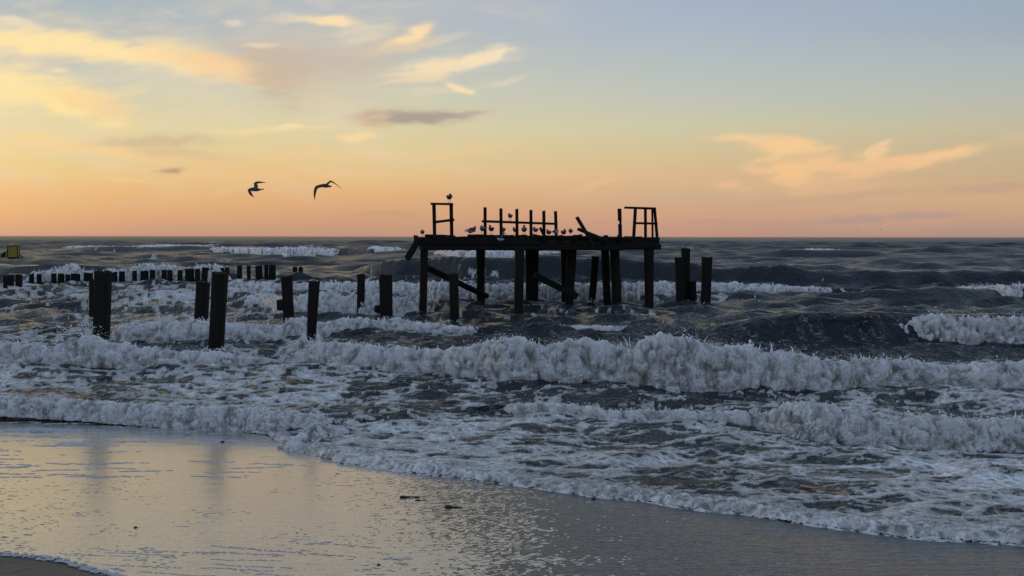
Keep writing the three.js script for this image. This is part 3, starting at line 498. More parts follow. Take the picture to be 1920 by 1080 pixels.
// flecks and threads of foam left lying on the film, plus painted glint streaks at the right
{
  const blob = new THREE.IcosahedronGeometry(1, 1), p = blob.attributes.position;
  for (let i = 0; i < p.count; i++) { const x = p.getX(i), y = p.getY(i), z = p.getZ(i), k = 1 + 0.5 * p3(x * 1.6 + 5, y * 1.6, z * 1.6); p.setXYZ(i, x * k, y * (0.8 + 0.3 * k), z * k); }
  const list = [];
  const put = (px, py, len, wid, hgt) => { const q = onSand(px, py), D = -q.z; if (D > edgeD(q.x) - 0.02 || D < filmD(q.x) + 0.0) return; list.push([q.x, sandY(q.x, D) + 0.009, q.z, len, hgt, wid, rr(-0.22, 0.22)]); };
  for (let i = 0; i < 2000; i++) { const py = lerp(822, 1085, Math.pow(rnd(), 0.8)), px = -120 + Math.pow(rnd(), 1.7) * 900; if (fbm(px * 0.006, py * 0.03, 3, 44) < 0.12 - 0.4 * sst(px, 330, 0)) continue; put(px, py, rr(0.004, 0.022) * (rnd() < 0.15 ? 2.2 : 1), rr(0.0014, 0.0036), rr(0.0006, 0.0015)); }
  for (let i = 0; i < 900; i++) { const py = lerp(830, 1085, rnd()), px = rr(500, 1950); if (fbm(px * 0.004, py * 0.03, 3, 47) < 0.08) continue; put(px, py, rr(0.008, 0.04) * (rnd() < 0.1 ? 3 : 1), rr(0.0012, 0.003), rr(0.0006, 0.0014)); }
  for (let k = 0; k < 18; k++) { const py0 = lerp(1020, 1082, rnd()), px0 = rr(0, 600); let y = py0; for (let i = 0; i < 34; i++) { y += 0.25 + rr(-0.7, 0.7); put(px0 + i * rr(3.4, 4.6), y + py0 * 0, rr(0.005, 0.016), rr(0.0016, 0.004), rr(0.0007, 0.0015)); } }
  for (let k = 0; k < 30; k++) { const py0 = rr(826, 900), px0 = rr(-100, 480); let y = py0; for (let i = 0; i < 22; i++) { y += rr(-0.6, 0.6); put(px0 + i * rr(3, 5), y, rr(0.012, 0.045), rr(0.005, 0.012), rr(0.002, 0.004)); } }
  for (let k = 0; k < 260; k++) { const px = rr(1080, 1960), py = rr(945, 1090); for (let i = 0, x = px; i < 7; i++) put(x += rr(3, 9), py + rr(-0.5, 0.5), rr(0.006, 0.02), rr(0.001, 0.002), rr(0.0006, 0.0012)); }  // pale streaks standing in for glints of light on the wet sand
  for (let k = 0; k < 60; k++) { let y = rr(792, 838); const px0 = rr(-120, 500); for (let i = 0; i < 26; i++) { y += rr(-0.5, 0.5); put(px0 + i * rr(3, 5), y, rr(0.008, 0.035), rr(0.004, 0.012), rr(0.0015, 0.004)); } }
  for (let i = 0; i < 260; i++) { const a = rnd() + rnd() - 1; put(70 + 95 * a, 809 + 5 * (rnd() - 0.5) * (1.2 - Math.abs(a)), rr(0.012, 0.045), rr(0.012, 0.04), rr(0.006, 0.03) * (1.2 - Math.abs(a))); }
  for (let x = -4.6; x < -1.4; x += 0.011) { const d = filmD(x); list.push([x, sandY(x, d) + 0.006, -d - rr(0, 0.05), rr(0.008, 0.025), rr(0.002, 0.006), rr(0.004, 0.012), rr(-0.3, 0.3)]); }
  const m = new THREE.InstancedMesh(blob, new THREE.MeshStandardMaterial({ color: new THREE.Color().setRGB(0.42, 0.42, 0.43), roughness: 0.8 }), list.length), M4 = new THREE.Matrix4(), q = new THREE.Quaternion(), up = V(0, 1, 0);
  list.forEach(([x, y, z, l, h, w, r], i) => m.setMatrixAt(i, M4.compose(V(x, y, z), q.setFromAxisAngle(up, r), V(l, h, w))));
  m.name = 'foam_flecks_and_glints'; m.castShadow = m.receiveShadow = true; scene.add(tag(m, 'flecks and threads of foam and painted glints left on the shining wet sand', 'foam', null, 'stuff'));
}
// pieces of weed and shell on the wet sand
function clump(px, py, len, high, label, category, tail = 0) {
  const q = onSand(px, py), D = -q.z, L = pxm(len, D) * 0.8, h = pxm(high, D) * 0.62, parts = [];
  const g = new THREE.IcosahedronGeometry(1, 3), p = g.attributes.position;
  for (let i = 0; i < p.count; i++) { const x = p.getX(i), y = p.getY(i), z = p.getZ(i), k = 1 + 0.7 * p3(x * 1.9 + px, y * 1.9, z * 1.9); p.setXYZ(i, x * k * L * 0.5, Math.max(-0.1, y * k) * h, z * k * L * 0.35); }
  parts.push(g);
  for (let i = 0; i < tail; i++) { const pts = []; let x = L * 0.2, z = rr(-0.2, 0.2) * L; for (let k = 0; k < 6; k++) { pts.push(V(x, h * 0.35 * (1 - k / 6) + 0.002, z)); x += L * rr(0.22, 0.42); z += rr(-0.1, 0.1) * L; } parts.push(new THREE.TubeGeometry(new THREE.CatmullRomCurve3(pts), 14, h * 0.16, 5).toNonIndexed()); }
  for (const k of parts) { k.deleteAttribute('uv'); k.computeVertexNormals(); }
  const m = mesh(category === 'shell' ? 'mussel_shell' : 'seaweed_clump', mergeGeometries(parts), new THREE.MeshStandardMaterial({ color: new THREE.Color().setRGB(0.012, 0.011, 0.009), roughness: 0.7 }));
  m.position.set(q.x, sandY(q.x, D) + 0.006, q.z); tag(m, label, category);
}
clump(757, 935, 20, 7, 'dark weed clump with a long trailing strand on the middle of the wet sand', 'seaweed', 3);
clump(783, 940, 12, 4, 'thin scrap of weed just right of the clump with a trailing strand', 'seaweed', 2);
clump(841, 954, 18, 10, 'humped dark weed clump, rightmost of the pieces in the middle of the wet sand', 'seaweed', 2);
clump(254, 992, 11, 5, 'small black shell on the golden wet sand at the lower left', 'shell');
clump(710, 1062, 10, 5, 'small black shell near the bottom edge of the view', 'shell');
clump(1113, 938, 9, 6, 'small dark lump lying close to the foam lip on the right', 'shell');
clump(417, 831, 10, 6, 'small dark lump at the far edge of the wet sand, below the grey foam curl', 'shell');

// ---------------------------------------------------------------- timber
const up = V(0, 1, 0);
// a worn timber from a to b: section wa x da at a, wb x db at b (across the view, along it); round 2 = round, 5 = square
function timberGeo(a, b, wa, da, wb = wa, db = da, { round = 4, worn = 1.5, N = 20, seed = 0, face } = {}) {
  const axis = b.clone().sub(a), len = axis.length(); axis.normalize();
  const side = V(0, 0, 0).crossVectors(axis, face ?? (Math.abs(axis.z) > 0.8 ? V(0, 1, 0) : V(0, 0, 1))).normalize(), deep = V(0, 0, 0).crossVectors(side, axis).normalize();
  const M = Math.max(3, Math.min(44, Math.round(len / 0.07))), P = [], U = [], I = [], p = V(0, 0, 0);
  for (let j = 0; j <= M; j++) {
    const t = j / M, w = lerp(wa, wb, t) / 2, d = lerp(da, db, t) / 2, l = t * len;
    for (let i = 0; i <= N; i++) {
      const th = i % N / N * 2 * Math.PI, c = Math.cos(th), s = Math.sin(th), e = 2 / round;
      const ux = Math.sign(c) * Math.pow(Math.abs(c), e), uz = Math.sign(s) * Math.pow(Math.abs(s), e);
      const k = 1 + worn * (0.05 * p3(c * 1.3 + seed, l * 1.4, s * 1.3) + 0.045 * p3(c * 5 + seed, l * 0.8, s * 5) - 0.10 * Math.max(0, p3(c * 7 + seed, l * 0.5, s * 7 + 5) - 0.15) + 0.02 * p3(c * 4, l * 9, s * 4 + seed));
      const endCut = (j === M ? worn * 0.05 * (p3(ux * 1.6 + seed, uz * 1.6, 3)) : 0);
      p.copy(a).addScaledVector(axis, l + endCut).addScaledVector(side, ux * w * k).addScaledVector(deep, uz * d * k);
      P.push(p.x, p.y, p.z); U.push(i / N * 2, l * 0.7 + seed * 0.13);
    }
  }
  const n = N + 1;
  for (let j = 0; j < M; j++) for (let i = 0; i < N; i++) { const q = j * n + i; I.push(q, q + n + 1, q + 1, q, q + n, q + n + 1); }
  for (const [j, flip] of [[0, 1], [M, 0]]) {           // ends, each with points of its own so that its edge stays sharp
    const o = P.length / 3; p.set(0, 0, 0);
    for (let i = 0; i < N; i++) { const k = (j * n + i) * 3; P.push(P[k], P[k + 1], P[k + 2]); U.push(P[k] * 2, P[k + 2] * 2); p.x += P[k] / N; p.y += P[k + 1] / N; p.z += P[k + 2] / N; }
    P.push(p.x, p.y, p.z); U.push(0, 0);
    for (let i = 0; i < N; i++) { const q = o + i, r = o + (i + 1) % N; flip ? I.push(o + N, q, r) : I.push(o + N, r, q); }
  }
  const g = new THREE.BufferGeometry(); g.setAttribute('position', new THREE.Float32BufferAttribute(P, 3)); g.setAttribute('uv', new THREE.Float32BufferAttribute(U, 2)); g.setIndex(I); g.computeVertexNormals(); return g;
}
let timberSeed = 1;
// between two places in the photograph: [x, y, width] at each end, D metres out
function stick(e0, e1, D, { D1 = D, deep, mat = W.pile, sink = 0, ...o } = {}) {
  const a = at(e0[0], e0[1], D), b = at(e1[0], e1[1], D1), wa = pxm(e0[2], D), wb = pxm(e1[2], D1);
  if (sink) { const v = a.clone().sub(b).normalize(); a.addScaledVector(v, (a.y + sink) / Math.max(0.3, -v.y)); }
  return timberGeo(a, b, wa, deep ?? wa, wb, deep ?? wb, { seed: (timberSeed += 3.7), ...o });
}
function place(name, geo, mat, parent, label) { const m = mesh(name, geo, mat, parent); if (parent) geo.translate(-parent.position.x, -parent.position.y, -parent.position.z); if (label) m.userData.label = label; return m; }
function standAlone(name, geos, mat, label, grp, foot) {
  const first = geos[0][1]; first.computeBoundingBox(); const c = first.boundingBox.getCenter(V(0, 0, 0)); const root = group(name, V(c.x, 0, c.z)); tag(root, label, 'pile', grp);
  for (const [n, g, m] of geos) place(n, g, m ?? mat, root); return root;
}
const depthOf = (py) => -onSurface(960, py, () => 0).z;

// free-standing piles: [foot x, foot y, width], [top x, top y, width]
function pile(label, foot, top, opt = {}, extra = []) {
  const D = opt.D ?? depthOf(foot[1]); timberSeed += 1.3;
  const geos = [['post', stick(foot, top, D, { sink: 0.7, round: 3.2, ...opt })], ...extra.map(([n, a, b, dd]) => [n, stick(a, b, D + (dd ?? 0), { round: 5, worn: 0.5 })])];
  const f = at(foot[0], foot[1], D), r = pxm(foot[2], D) / 2;          // broken water round the foot
  for (let k = 0; k < 110; k++) { const a = rr(0, 6.283), q = r * (1 + 0.5 * rnd() ** 2); drops.push([f.x + Math.cos(a) * q * 1.25, f.y + rr(-0.04, 0.05) + 0.1 * rnd() ** 4, f.z + Math.sin(a) * q * 1.1, rr(0.006, 0.022)]); }
  return standAlone('wooden_pile', geos, W.pile, label);
}
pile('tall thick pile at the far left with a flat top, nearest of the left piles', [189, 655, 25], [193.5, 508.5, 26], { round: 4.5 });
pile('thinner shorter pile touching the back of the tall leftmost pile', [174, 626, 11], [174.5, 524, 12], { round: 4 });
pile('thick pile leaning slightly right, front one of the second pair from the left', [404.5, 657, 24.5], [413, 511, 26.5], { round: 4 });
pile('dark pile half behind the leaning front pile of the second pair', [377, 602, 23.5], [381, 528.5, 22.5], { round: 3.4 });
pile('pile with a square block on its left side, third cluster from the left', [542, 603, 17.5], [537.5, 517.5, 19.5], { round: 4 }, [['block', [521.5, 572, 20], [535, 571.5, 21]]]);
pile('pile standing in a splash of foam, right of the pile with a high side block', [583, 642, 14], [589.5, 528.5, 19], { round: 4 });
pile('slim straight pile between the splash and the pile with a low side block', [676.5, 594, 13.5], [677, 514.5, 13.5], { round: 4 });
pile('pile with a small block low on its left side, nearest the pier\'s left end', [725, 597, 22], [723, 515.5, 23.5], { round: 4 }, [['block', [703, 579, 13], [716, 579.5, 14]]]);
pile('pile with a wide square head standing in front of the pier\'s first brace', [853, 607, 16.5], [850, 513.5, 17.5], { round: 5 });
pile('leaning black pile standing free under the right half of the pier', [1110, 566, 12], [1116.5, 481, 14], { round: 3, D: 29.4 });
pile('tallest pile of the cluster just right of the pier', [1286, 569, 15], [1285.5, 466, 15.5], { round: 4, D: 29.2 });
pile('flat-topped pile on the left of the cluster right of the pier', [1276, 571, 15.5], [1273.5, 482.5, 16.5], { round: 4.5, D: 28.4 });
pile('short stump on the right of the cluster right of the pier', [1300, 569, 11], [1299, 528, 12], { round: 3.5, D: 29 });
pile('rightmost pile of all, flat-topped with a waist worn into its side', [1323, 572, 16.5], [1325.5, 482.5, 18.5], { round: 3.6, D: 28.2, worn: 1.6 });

// the groyne: a row of short piles running out on the left
const groyne = [[10, 546, 7, 517.5], [20, 546, 10, 516], [35.5, 545, 11, 514.5], [59, 537, 8, 514], [73.5, 531, 8, 514], [101, 531, 8, 513], [114.5, 530, 9.5, 513], [127, 529, 7.5, 515], [137, 529, 7.5, 513], [145.5, 529, 8.5, 513], [165.5, 529, 15, 512], [208.5, 530, 5.5, 511], [216, 530, 6.5, 510], [228.5, 530, 9.5, 509], [252.5, 528, 7.5, 508], [271, 529, 13.5, 508], [286, 530, 8.5, 506], [308, 530, 8.5, 506], [318.5, 530, 9.5, 506.5], [337.5, 530, 9, 506.5], [355.5, 528, 15, 504], [370.5, 529, 9, 504], [385.5, 529, 13, 502], [400, 529, 7.5, 502.5], [413.5, 528, 13, 502], [426, 529, 8, 502], [449.5, 529, 9, 498], [466.5, 529, 6.5, 498], [485.5, 529, 13, 498], [499.5, 526, 7, 497], [510.5, 525, 13, 497], [553, 520, 8, 500], [564, 520, 8, 500.5]];
groyne.forEach(([x, b, w, t], i) => {
  const pts = [[-50, 34], [35, 36.5], [60, 41], [300, 42], [450, 42.5], [510, 44.5], [560, 48.5], [900, 60]], D = curve(pts, x, 1) + rr(-0.3, 0.3), lean = rr(-1.2, 1.2), special = i < 3 ? ['leftmost short groyne pile, thin, close to its thicker neighbour', 'second groyne pile from the left, beside the thin one', 'third groyne pile from the left, standing alone nearest the beach'][i] : i > 30 ? ['left one of the two farthest groyne piles', 'right one of the two farthest groyne piles'][i - 31] : null;
  const g = stick([x - lean * 0.3, b + 4, w * rr(0.96, 1.06)], [x + lean * 0.3, t, w * rr(0.9, 1.0)], D, { sink: 0.6, round: rr(2.6, 4), N: 14 });
  standAlone('groyne_pile', [['post', g]], W.pile, special ?? 'short weathered groyne pile in the row running across the left of the view', special ? undefined : 'piles in the middle of the groyne row');
});

// ---------------------------------------------------------------- the ruined pier
const Df = (px) => 24.3 + (px - 795) / 422 * 3.6;
const pierAt = at(1000, 445, Df(1000)); pierAt.y = 0;
const pier = group('ruined_pier', pierAt);
tag(pier, 'ruined timber pier platform on piles with broken railings, gulls sitting along it', 'pier');
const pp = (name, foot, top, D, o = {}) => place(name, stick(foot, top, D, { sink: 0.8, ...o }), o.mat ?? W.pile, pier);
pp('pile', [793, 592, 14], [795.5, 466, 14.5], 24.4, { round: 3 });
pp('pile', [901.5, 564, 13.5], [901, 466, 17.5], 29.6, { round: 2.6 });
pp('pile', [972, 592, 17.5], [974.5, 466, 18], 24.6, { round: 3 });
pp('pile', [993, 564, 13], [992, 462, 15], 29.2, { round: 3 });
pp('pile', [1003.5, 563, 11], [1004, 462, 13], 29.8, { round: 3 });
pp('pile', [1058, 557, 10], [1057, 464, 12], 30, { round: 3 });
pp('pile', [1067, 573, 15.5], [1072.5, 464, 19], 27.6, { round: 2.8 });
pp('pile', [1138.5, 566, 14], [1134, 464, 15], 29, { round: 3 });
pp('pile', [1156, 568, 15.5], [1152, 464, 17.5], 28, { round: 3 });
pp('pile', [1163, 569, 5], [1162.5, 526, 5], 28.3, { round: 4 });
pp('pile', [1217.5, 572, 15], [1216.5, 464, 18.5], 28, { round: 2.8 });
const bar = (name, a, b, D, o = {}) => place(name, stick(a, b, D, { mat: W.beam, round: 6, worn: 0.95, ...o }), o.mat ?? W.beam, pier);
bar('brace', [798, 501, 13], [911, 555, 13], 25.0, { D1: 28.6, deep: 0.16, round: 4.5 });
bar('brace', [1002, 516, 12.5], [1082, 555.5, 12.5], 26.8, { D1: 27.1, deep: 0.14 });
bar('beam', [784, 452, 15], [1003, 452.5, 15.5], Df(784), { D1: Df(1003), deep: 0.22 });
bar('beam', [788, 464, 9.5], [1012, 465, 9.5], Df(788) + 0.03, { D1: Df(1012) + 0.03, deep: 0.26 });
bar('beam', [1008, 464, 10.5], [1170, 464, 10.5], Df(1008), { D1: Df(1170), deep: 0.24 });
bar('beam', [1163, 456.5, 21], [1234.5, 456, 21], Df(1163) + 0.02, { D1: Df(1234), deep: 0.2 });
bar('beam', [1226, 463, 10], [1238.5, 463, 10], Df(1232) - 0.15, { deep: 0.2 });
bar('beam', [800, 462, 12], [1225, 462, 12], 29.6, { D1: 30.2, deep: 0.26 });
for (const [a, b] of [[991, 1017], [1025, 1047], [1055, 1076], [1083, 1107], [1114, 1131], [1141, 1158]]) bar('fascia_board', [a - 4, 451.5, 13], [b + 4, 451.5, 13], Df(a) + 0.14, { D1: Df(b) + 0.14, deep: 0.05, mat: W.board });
for (const x of [1021, 1051, 1079, 1110.5, 1136, 1161.5]) bar('joist_end', [x, 459, x < 1140 ? 8.5 : 8], [x, 441, x < 1140 ? 8 : 8], Df(x) + 0.02, { deep: 0.16 });
// deck planks, lying across from the front beams to the back one; their worn ends make the uneven top edge
{
  const tops = [[776, 450], [784, 444.2], [796, 439.4], [810, 443.6], [820, 439.6], [834, 444], [876, 439.6], [905, 440.2], [940, 440.2], [990, 441.4], [1060, 442], [1083, 440.6], [1092, 443.4], [1142, 445.4], [1151, 443.8], [1171, 446], [1184, 443.4], [1205, 444.8], [1234, 444.8]];
  for (let i = 1; i < tops.length - 1; i++) {
    const [a, t] = tops[i], b = tops[i + 1][0], k = Math.max(1, Math.round((b - a) / 13.5));
    for (let j = 0; j < k; j++) {
      const x0 = lerp(a, b, j / k) + 0.35, x1 = lerp(a, b, (j + 1) / k) - 0.35, xm = (x0 + x1) / 2, D0 = Df(xm) - 0.12 - rr(0, 0.05), th = 5.2, tt = t + rr(-0.35, 0.5);
      const p0 = at(xm, tt + th / 2, D0), p1 = p0.clone().add(V(rr(-0.05, 0.05), rr(-0.02, 0.03), -(29.9 - D0) + rr(0, 0.4)));
      place('deck_plank', timberGeo(p0, p1, pxm(x1 - x0, D0), pxm(th, D0), undefined, undefined, { round: 7, worn: 0.4, N: 16, seed: (timberSeed += 2.9), face: V(0, 1, 0) }), W.beam, pier);
    }
  }
}
bar('fallen_timber', [786, 447, 12], [763.5, 485.5, 12], 24.1, { deep: 0.2 });
bar('stub', [780, 455, 8], [780, 441.5, 8], 24.4, { deep: 0.14, mat: W.rail });
bar('fallen_timber', [1114, 462, 6.6], [1081.8, 407.5, 6.8], 26.6, { D1: 26.9, deep: 0.11, mat: W.rail });
bar('fallen_timber', [1140, 452, 6.4], [1084, 429.5, 6.4], 26.75, { D1: 27.5, deep: 0.11, mat: W.rail });
bar('loose_board', [997, 439.5, 3], [1018, 443.6, 3], 26.2, { deep: 0.2, mat: W.rail });
bar('loose_board', [1082, 443, 6], [1092, 441.5, 5], 27, { deep: 0.2, mat: W.rail });
bar('stub', [1020.5, 443, 5], [1012.5, 426.5, 5], 27.6, { mat: W.rail });
// railings
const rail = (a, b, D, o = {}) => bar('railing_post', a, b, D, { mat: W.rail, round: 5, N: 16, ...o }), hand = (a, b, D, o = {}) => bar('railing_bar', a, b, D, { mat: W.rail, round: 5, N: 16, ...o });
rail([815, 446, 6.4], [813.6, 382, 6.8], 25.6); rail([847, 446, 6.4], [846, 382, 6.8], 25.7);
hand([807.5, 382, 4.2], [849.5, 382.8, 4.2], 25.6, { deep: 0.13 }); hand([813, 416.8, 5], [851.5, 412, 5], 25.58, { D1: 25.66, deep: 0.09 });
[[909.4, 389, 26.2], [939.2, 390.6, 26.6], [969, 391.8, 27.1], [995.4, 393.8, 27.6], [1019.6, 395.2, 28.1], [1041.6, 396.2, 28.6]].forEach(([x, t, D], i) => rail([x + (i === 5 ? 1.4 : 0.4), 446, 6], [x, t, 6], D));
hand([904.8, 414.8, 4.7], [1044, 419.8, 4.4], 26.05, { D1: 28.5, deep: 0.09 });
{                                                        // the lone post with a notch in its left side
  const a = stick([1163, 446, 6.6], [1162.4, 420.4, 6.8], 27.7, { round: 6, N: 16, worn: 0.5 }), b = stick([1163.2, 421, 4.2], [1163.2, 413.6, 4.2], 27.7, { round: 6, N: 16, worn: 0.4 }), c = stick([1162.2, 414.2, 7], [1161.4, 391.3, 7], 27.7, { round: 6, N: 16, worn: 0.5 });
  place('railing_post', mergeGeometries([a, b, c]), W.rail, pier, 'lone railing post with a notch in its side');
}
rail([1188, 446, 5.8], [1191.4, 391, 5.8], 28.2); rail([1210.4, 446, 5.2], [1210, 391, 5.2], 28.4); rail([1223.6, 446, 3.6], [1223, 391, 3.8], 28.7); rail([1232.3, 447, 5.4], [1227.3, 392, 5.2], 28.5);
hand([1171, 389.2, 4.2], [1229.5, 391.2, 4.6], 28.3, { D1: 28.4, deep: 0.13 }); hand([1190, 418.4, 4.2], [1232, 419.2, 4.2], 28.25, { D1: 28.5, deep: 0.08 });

// ---------------------------------------------------------------- gulls
function loft(rings, N = 14) {                           // rings: [x, y, z, half width, half height]
  const P = [], I = [];
  for (const [x, y, z, w, h] of rings) for (let i = 0; i < N; i++) { const a = i / N * 2 * Math.PI; P.push(x, y + h * Math.sin(a), z + w * Math.cos(a)); }
  for (let r = 0; r < rings.length - 1; r++) for (let i = 0; i < N; i++) { const a = r * N + i, b = r * N + (i + 1) % N; I.push(a, b, b + N, a, b + N, a + N); }
  for (const r of [0, rings.length - 1]) { const o = P.length / 3, [x, y, z] = rings[r]; P.push(x, y, z); for (let i = 0; i < N; i++) r ? I.push(o, r * N + i, r * N + (i + 1) % N) : I.push(o, (i + 1) % N, i); }
  const g = new THREE.BufferGeometry(); g.setAttribute('position', new THREE.Float32BufferAttribute(P, 3)); g.setIndex(I); g.computeVertexNormals(); return g;
}
function smooth(rings, k = 4) { const out = []; const n = rings[0].length; for (let i = 0; i < rings.length - 1; i++) for (let j = 0; j < k; j++) { const t = j / k, a = rings[Math.max(0, i - 1)], b = rings[i], c = rings[i + 1], d = rings[Math.min(rings.length - 1, i + 2)], r = []; for (let q = 0; q < n; q++) r.push(0.5 * (2 * b[q] + (c[q] - a[q]) * t + (2 * a[q] - 5 * b[q] + 4 * c[q] - d[q]) * t * t + (3 * b[q] - a[q] - 3 * c[q] + d[q]) * t * t * t)); r[3] = Math.max(0.002, r[3]); r[4] = Math.max(0.002, r[4]); out.push(r); } out.push(rings[rings.length - 1]); return out; }
const plume = (r, g, b) => new THREE.MeshStandardMaterial({ color: new THREE.Color().setRGB(r, g, b), roughness: 0.85 });
const G = { white: plume(0.42, 0.42, 0.42), grey: plume(0.07, 0.07, 0.075), brown: plume(0.035, 0.031, 0.028), mottled: plume(0.062, 0.056, 0.05), bill: plume(0.10, 0.06, 0.02), leg: plume(0.20, 0.12, 0.09), tip: plume(0.015, 0.015, 0.016) };
// a gull on its feet: low = crouching, head: 'up', 'tucked' or 'down'; x forward
function gullShape({ low = 0, head = 'up', body = G.mottled, wing = G.brown }) {
  const y = lerp(0.235, 0.13, low);
  const neck = head === 'up' ? [[0.15, y + 0.10, 0, 0.058, 0.066], [0.168, y + 0.155, 0, 0.046, 0.05], [0.185, y + 0.20, 0, 0.045, 0.045], [0.215, y + 0.215, 0, 0.038, 0.036], [0.243, y + 0.208, 0, 0.014, 0.014]]
    : head === 'tucked' ? [[0.135, y + 0.085, 0, 0.07, 0.075], [0.145, y + 0.125, 0, 0.056, 0.056], [0.155, y + 0.155, 0, 0.05, 0.048], [0.18, y + 0.165, 0, 0.04, 0.036], [0.205, y + 0.155, 0, 0.015, 0.015]]
      : [[0.15, y + 0.06, 0, 0.065, 0.07], [0.19, y + 0.075, 0, 0.05, 0.05], [0.225, y + 0.06, 0, 0.045, 0.045], [0.255, y + 0.035, 0, 0.036, 0.036], [0.275, y + 0.015, 0, 0.013, 0.013]];
  const parts = [['body', loft(smooth([[-0.31, y + 0.0, 0, 0.028, 0.008], [-0.24, y + 0.005, 0, 0.045, 0.02], [-0.14, y + 0.012, 0, 0.075, 0.06], [-0.04, y + 0.01, 0, 0.1, 0.098], [0.05, y + 0.03, 0, 0.1, 0.104], [0.11, y + 0.06, 0, 0.082, 0.09], ...neck])), body]];
  for (const s of [-1, 1]) parts.push(['wing', loft(smooth([[-0.37, y + 0.022, s * 0.02, 0.006, 0.008], [-0.25, y + 0.04, s * 0.045, 0.018, 0.024], [-0.1, y + 0.055, s * 0.078, 0.026, 0.056], [0.02, y + 0.06, s * 0.088, 0.024, 0.066], [0.1, y + 0.06, s * 0.075, 0.014, 0.045], [0.125, y + 0.06, s * 0.07, 0.004, 0.01]]), 10), wing]);
  const last = neck[neck.length - 1]; parts.push(['bill', loft([[last[0] - 0.012, last[1], 0, 0.012, 0.014], [last[0] + 0.025, last[1] - 0.003, 0, 0.008, 0.011], [last[0] + 0.05, last[1] - 0.012, 0, 0.002, 0.003]], 8), G.bill]);
  if (low < 0.9) for (const s of [-1, 1]) parts.push(['leg', mergeGeometries([new THREE.TubeGeometry(new THREE.CatmullRomCurve3([V(-0.01, y - 0.06, s * 0.04), V(-0.02, y * 0.5, s * 0.042), V(0.0, 0.008, s * 0.042)]), 6, 0.007, 6), ...[-0.5, 0, 0.5].map((a) => new THREE.TubeGeometry(new THREE.CatmullRomCurve3([V(0, 0.008, s * 0.042), V(0.05 * Math.cos(a), 0.004, s * 0.042 + 0.05 * Math.sin(a))]), 2, 0.005, 5))]), G.leg]);
  return parts;
}
function gull(label, px, py, D, turn, size, opt, grp) {
  const p = at(px, py, D), g = group('gull', p); g.rotation.y = turn; g.scale.set(size * 0.82, size * 0.78, size * 0.94); tag(g, label, 'gull', grp ?? 'gulls on the pier');
  for (const [n, geo, m] of gullShape(opt)) mesh(n, geo, m, g);
  return g;
}
const away = Math.PI / 2, facing = -Math.PI / 2;         // headings: forward is +x before turning
gull('lone small gull at the far left end of the pier deck', 792, 443.4, 25.0, away + 0.1, 0.66, { head: 'tucked' });
gull('gull perched highest, on top of the tall railing frame at the left', 842.6, 380.2, 25.62, away - 0.15, 0.9, { head: 'tucked' });
gull('hunched pale-backed gull at the left front of the deck, close beside another', 881, 439.8, 25.4, Math.PI + 0.5, 0.8, { low: 0.75, head: 'down', body: G.white, wing: G.grey });
gull('gull standing just behind the hunched pale-backed one', 886.5, 440, 26.2, away - 0.7, 0.84, { head: 'tucked' });
gull('gull beside the left side of the first post of the long railing', 904.8, 439.6, 25.7, Math.PI - 1.25, 0.88, { head: 'tucked', wing: G.grey });
gull('gull with raised head turned left, in the first gap of the long railing', 921, 439.2, 26.4, Math.PI - 1.2, 0.84, { head: 'up' });
gull('gull partly behind the second post of the long railing', 943, 440, 27.2, away + 0.3, 0.84, { head: 'tucked', body: G.mottled, wing: G.mottled });
gull('gull sitting up on the bar of the long railing', 956.5, 413.6, 26.98, Math.PI - 1.3, 0.76, { head: 'tucked', wing: G.grey });
gull('gull almost hidden behind the third post of the long railing', 965.8, 439.8, 27.9, Math.PI - 1.0, 0.78, { head: 'tucked', wing: G.grey });
gull('broad gull seen from behind in the third gap of the long railing', 982.8, 441, 26.6, away, 0.92, { head: 'up' });
gull('gull above the loose slanting board, left of the leaning stub', 1003.8, 440.4, 27.0, Math.PI - 1.2, 0.82, { head: 'tucked', wing: G.grey });
gull('low gull crouching between the leaning stub and the last railing post', 1028.6, 441.6, 27.2, Math.PI / 2 + 0.35, 0.8, { low: 0.8, head: 'tucked', wing: G.grey });
gull('gull with a white head crouching in front of the last post of the long railing', 1042.2, 441.6, 27.2, facing + 0.5, 0.8, { low: 0.6, head: 'tucked', body: G.white });
gull('low gull crouching just right of the long railing', 1056.8, 441.8, 27.4, away - 0.4, 0.86, { low: 0.85, head: 'tucked', wing: G.grey });
gull('upright gull seen from behind, standing alone left of the crossed fallen timbers', 1070, 441.6, 27.4, away, 0.74, { head: 'tucked' });

// wings spread: a lofted plate through shoulder, wrist and tip, with chord and thickness
function wingGeo(points, chords, dirs) {
  const c = new THREE.CatmullRomCurve3(points, false, 'centripetal'), N = 22, P = [], I = [], K = 10;
  for (let i = 0; i <= N; i++) {
    const t = i / N, q = c.getPoint(t), f = t * (chords.length - 1), k = Math.min(chords.length - 2, Math.floor(f)), ch = lerp(chords[k], chords[k + 1], f - k), d = dirs[k].clone().lerp(dirs[k + 1], f - k).normalize(), n = c.getTangent(t).cross(d).normalize();
    for (let j = 0; j < K; j++) { const a = j / K * 2 * Math.PI, u = (Math.cos(a) - 0.3) * 0.5 * ch, th = Math.sin(a) * (0.05 * ch + 0.004) * (1 - 0.6 * t); P.push(q.x + d.x * u + n.x * th, q.y + d.y * u + n.y * th, q.z + d.z * u + n.z * th); }
  }
  for (let i = 0; i < N; i++) for (let j = 0; j < K; j++) { const a = i * K + j, b = i * K + (j + 1) % K; I.push(a, a + K, b + K, a, b + K, b); }
  const g = new THREE.BufferGeometry(); g.setAttribute('position', new THREE.Float32BufferAttribute(P, 3)); g.setIndex(I); g.computeVertexNormals(); return g;
}
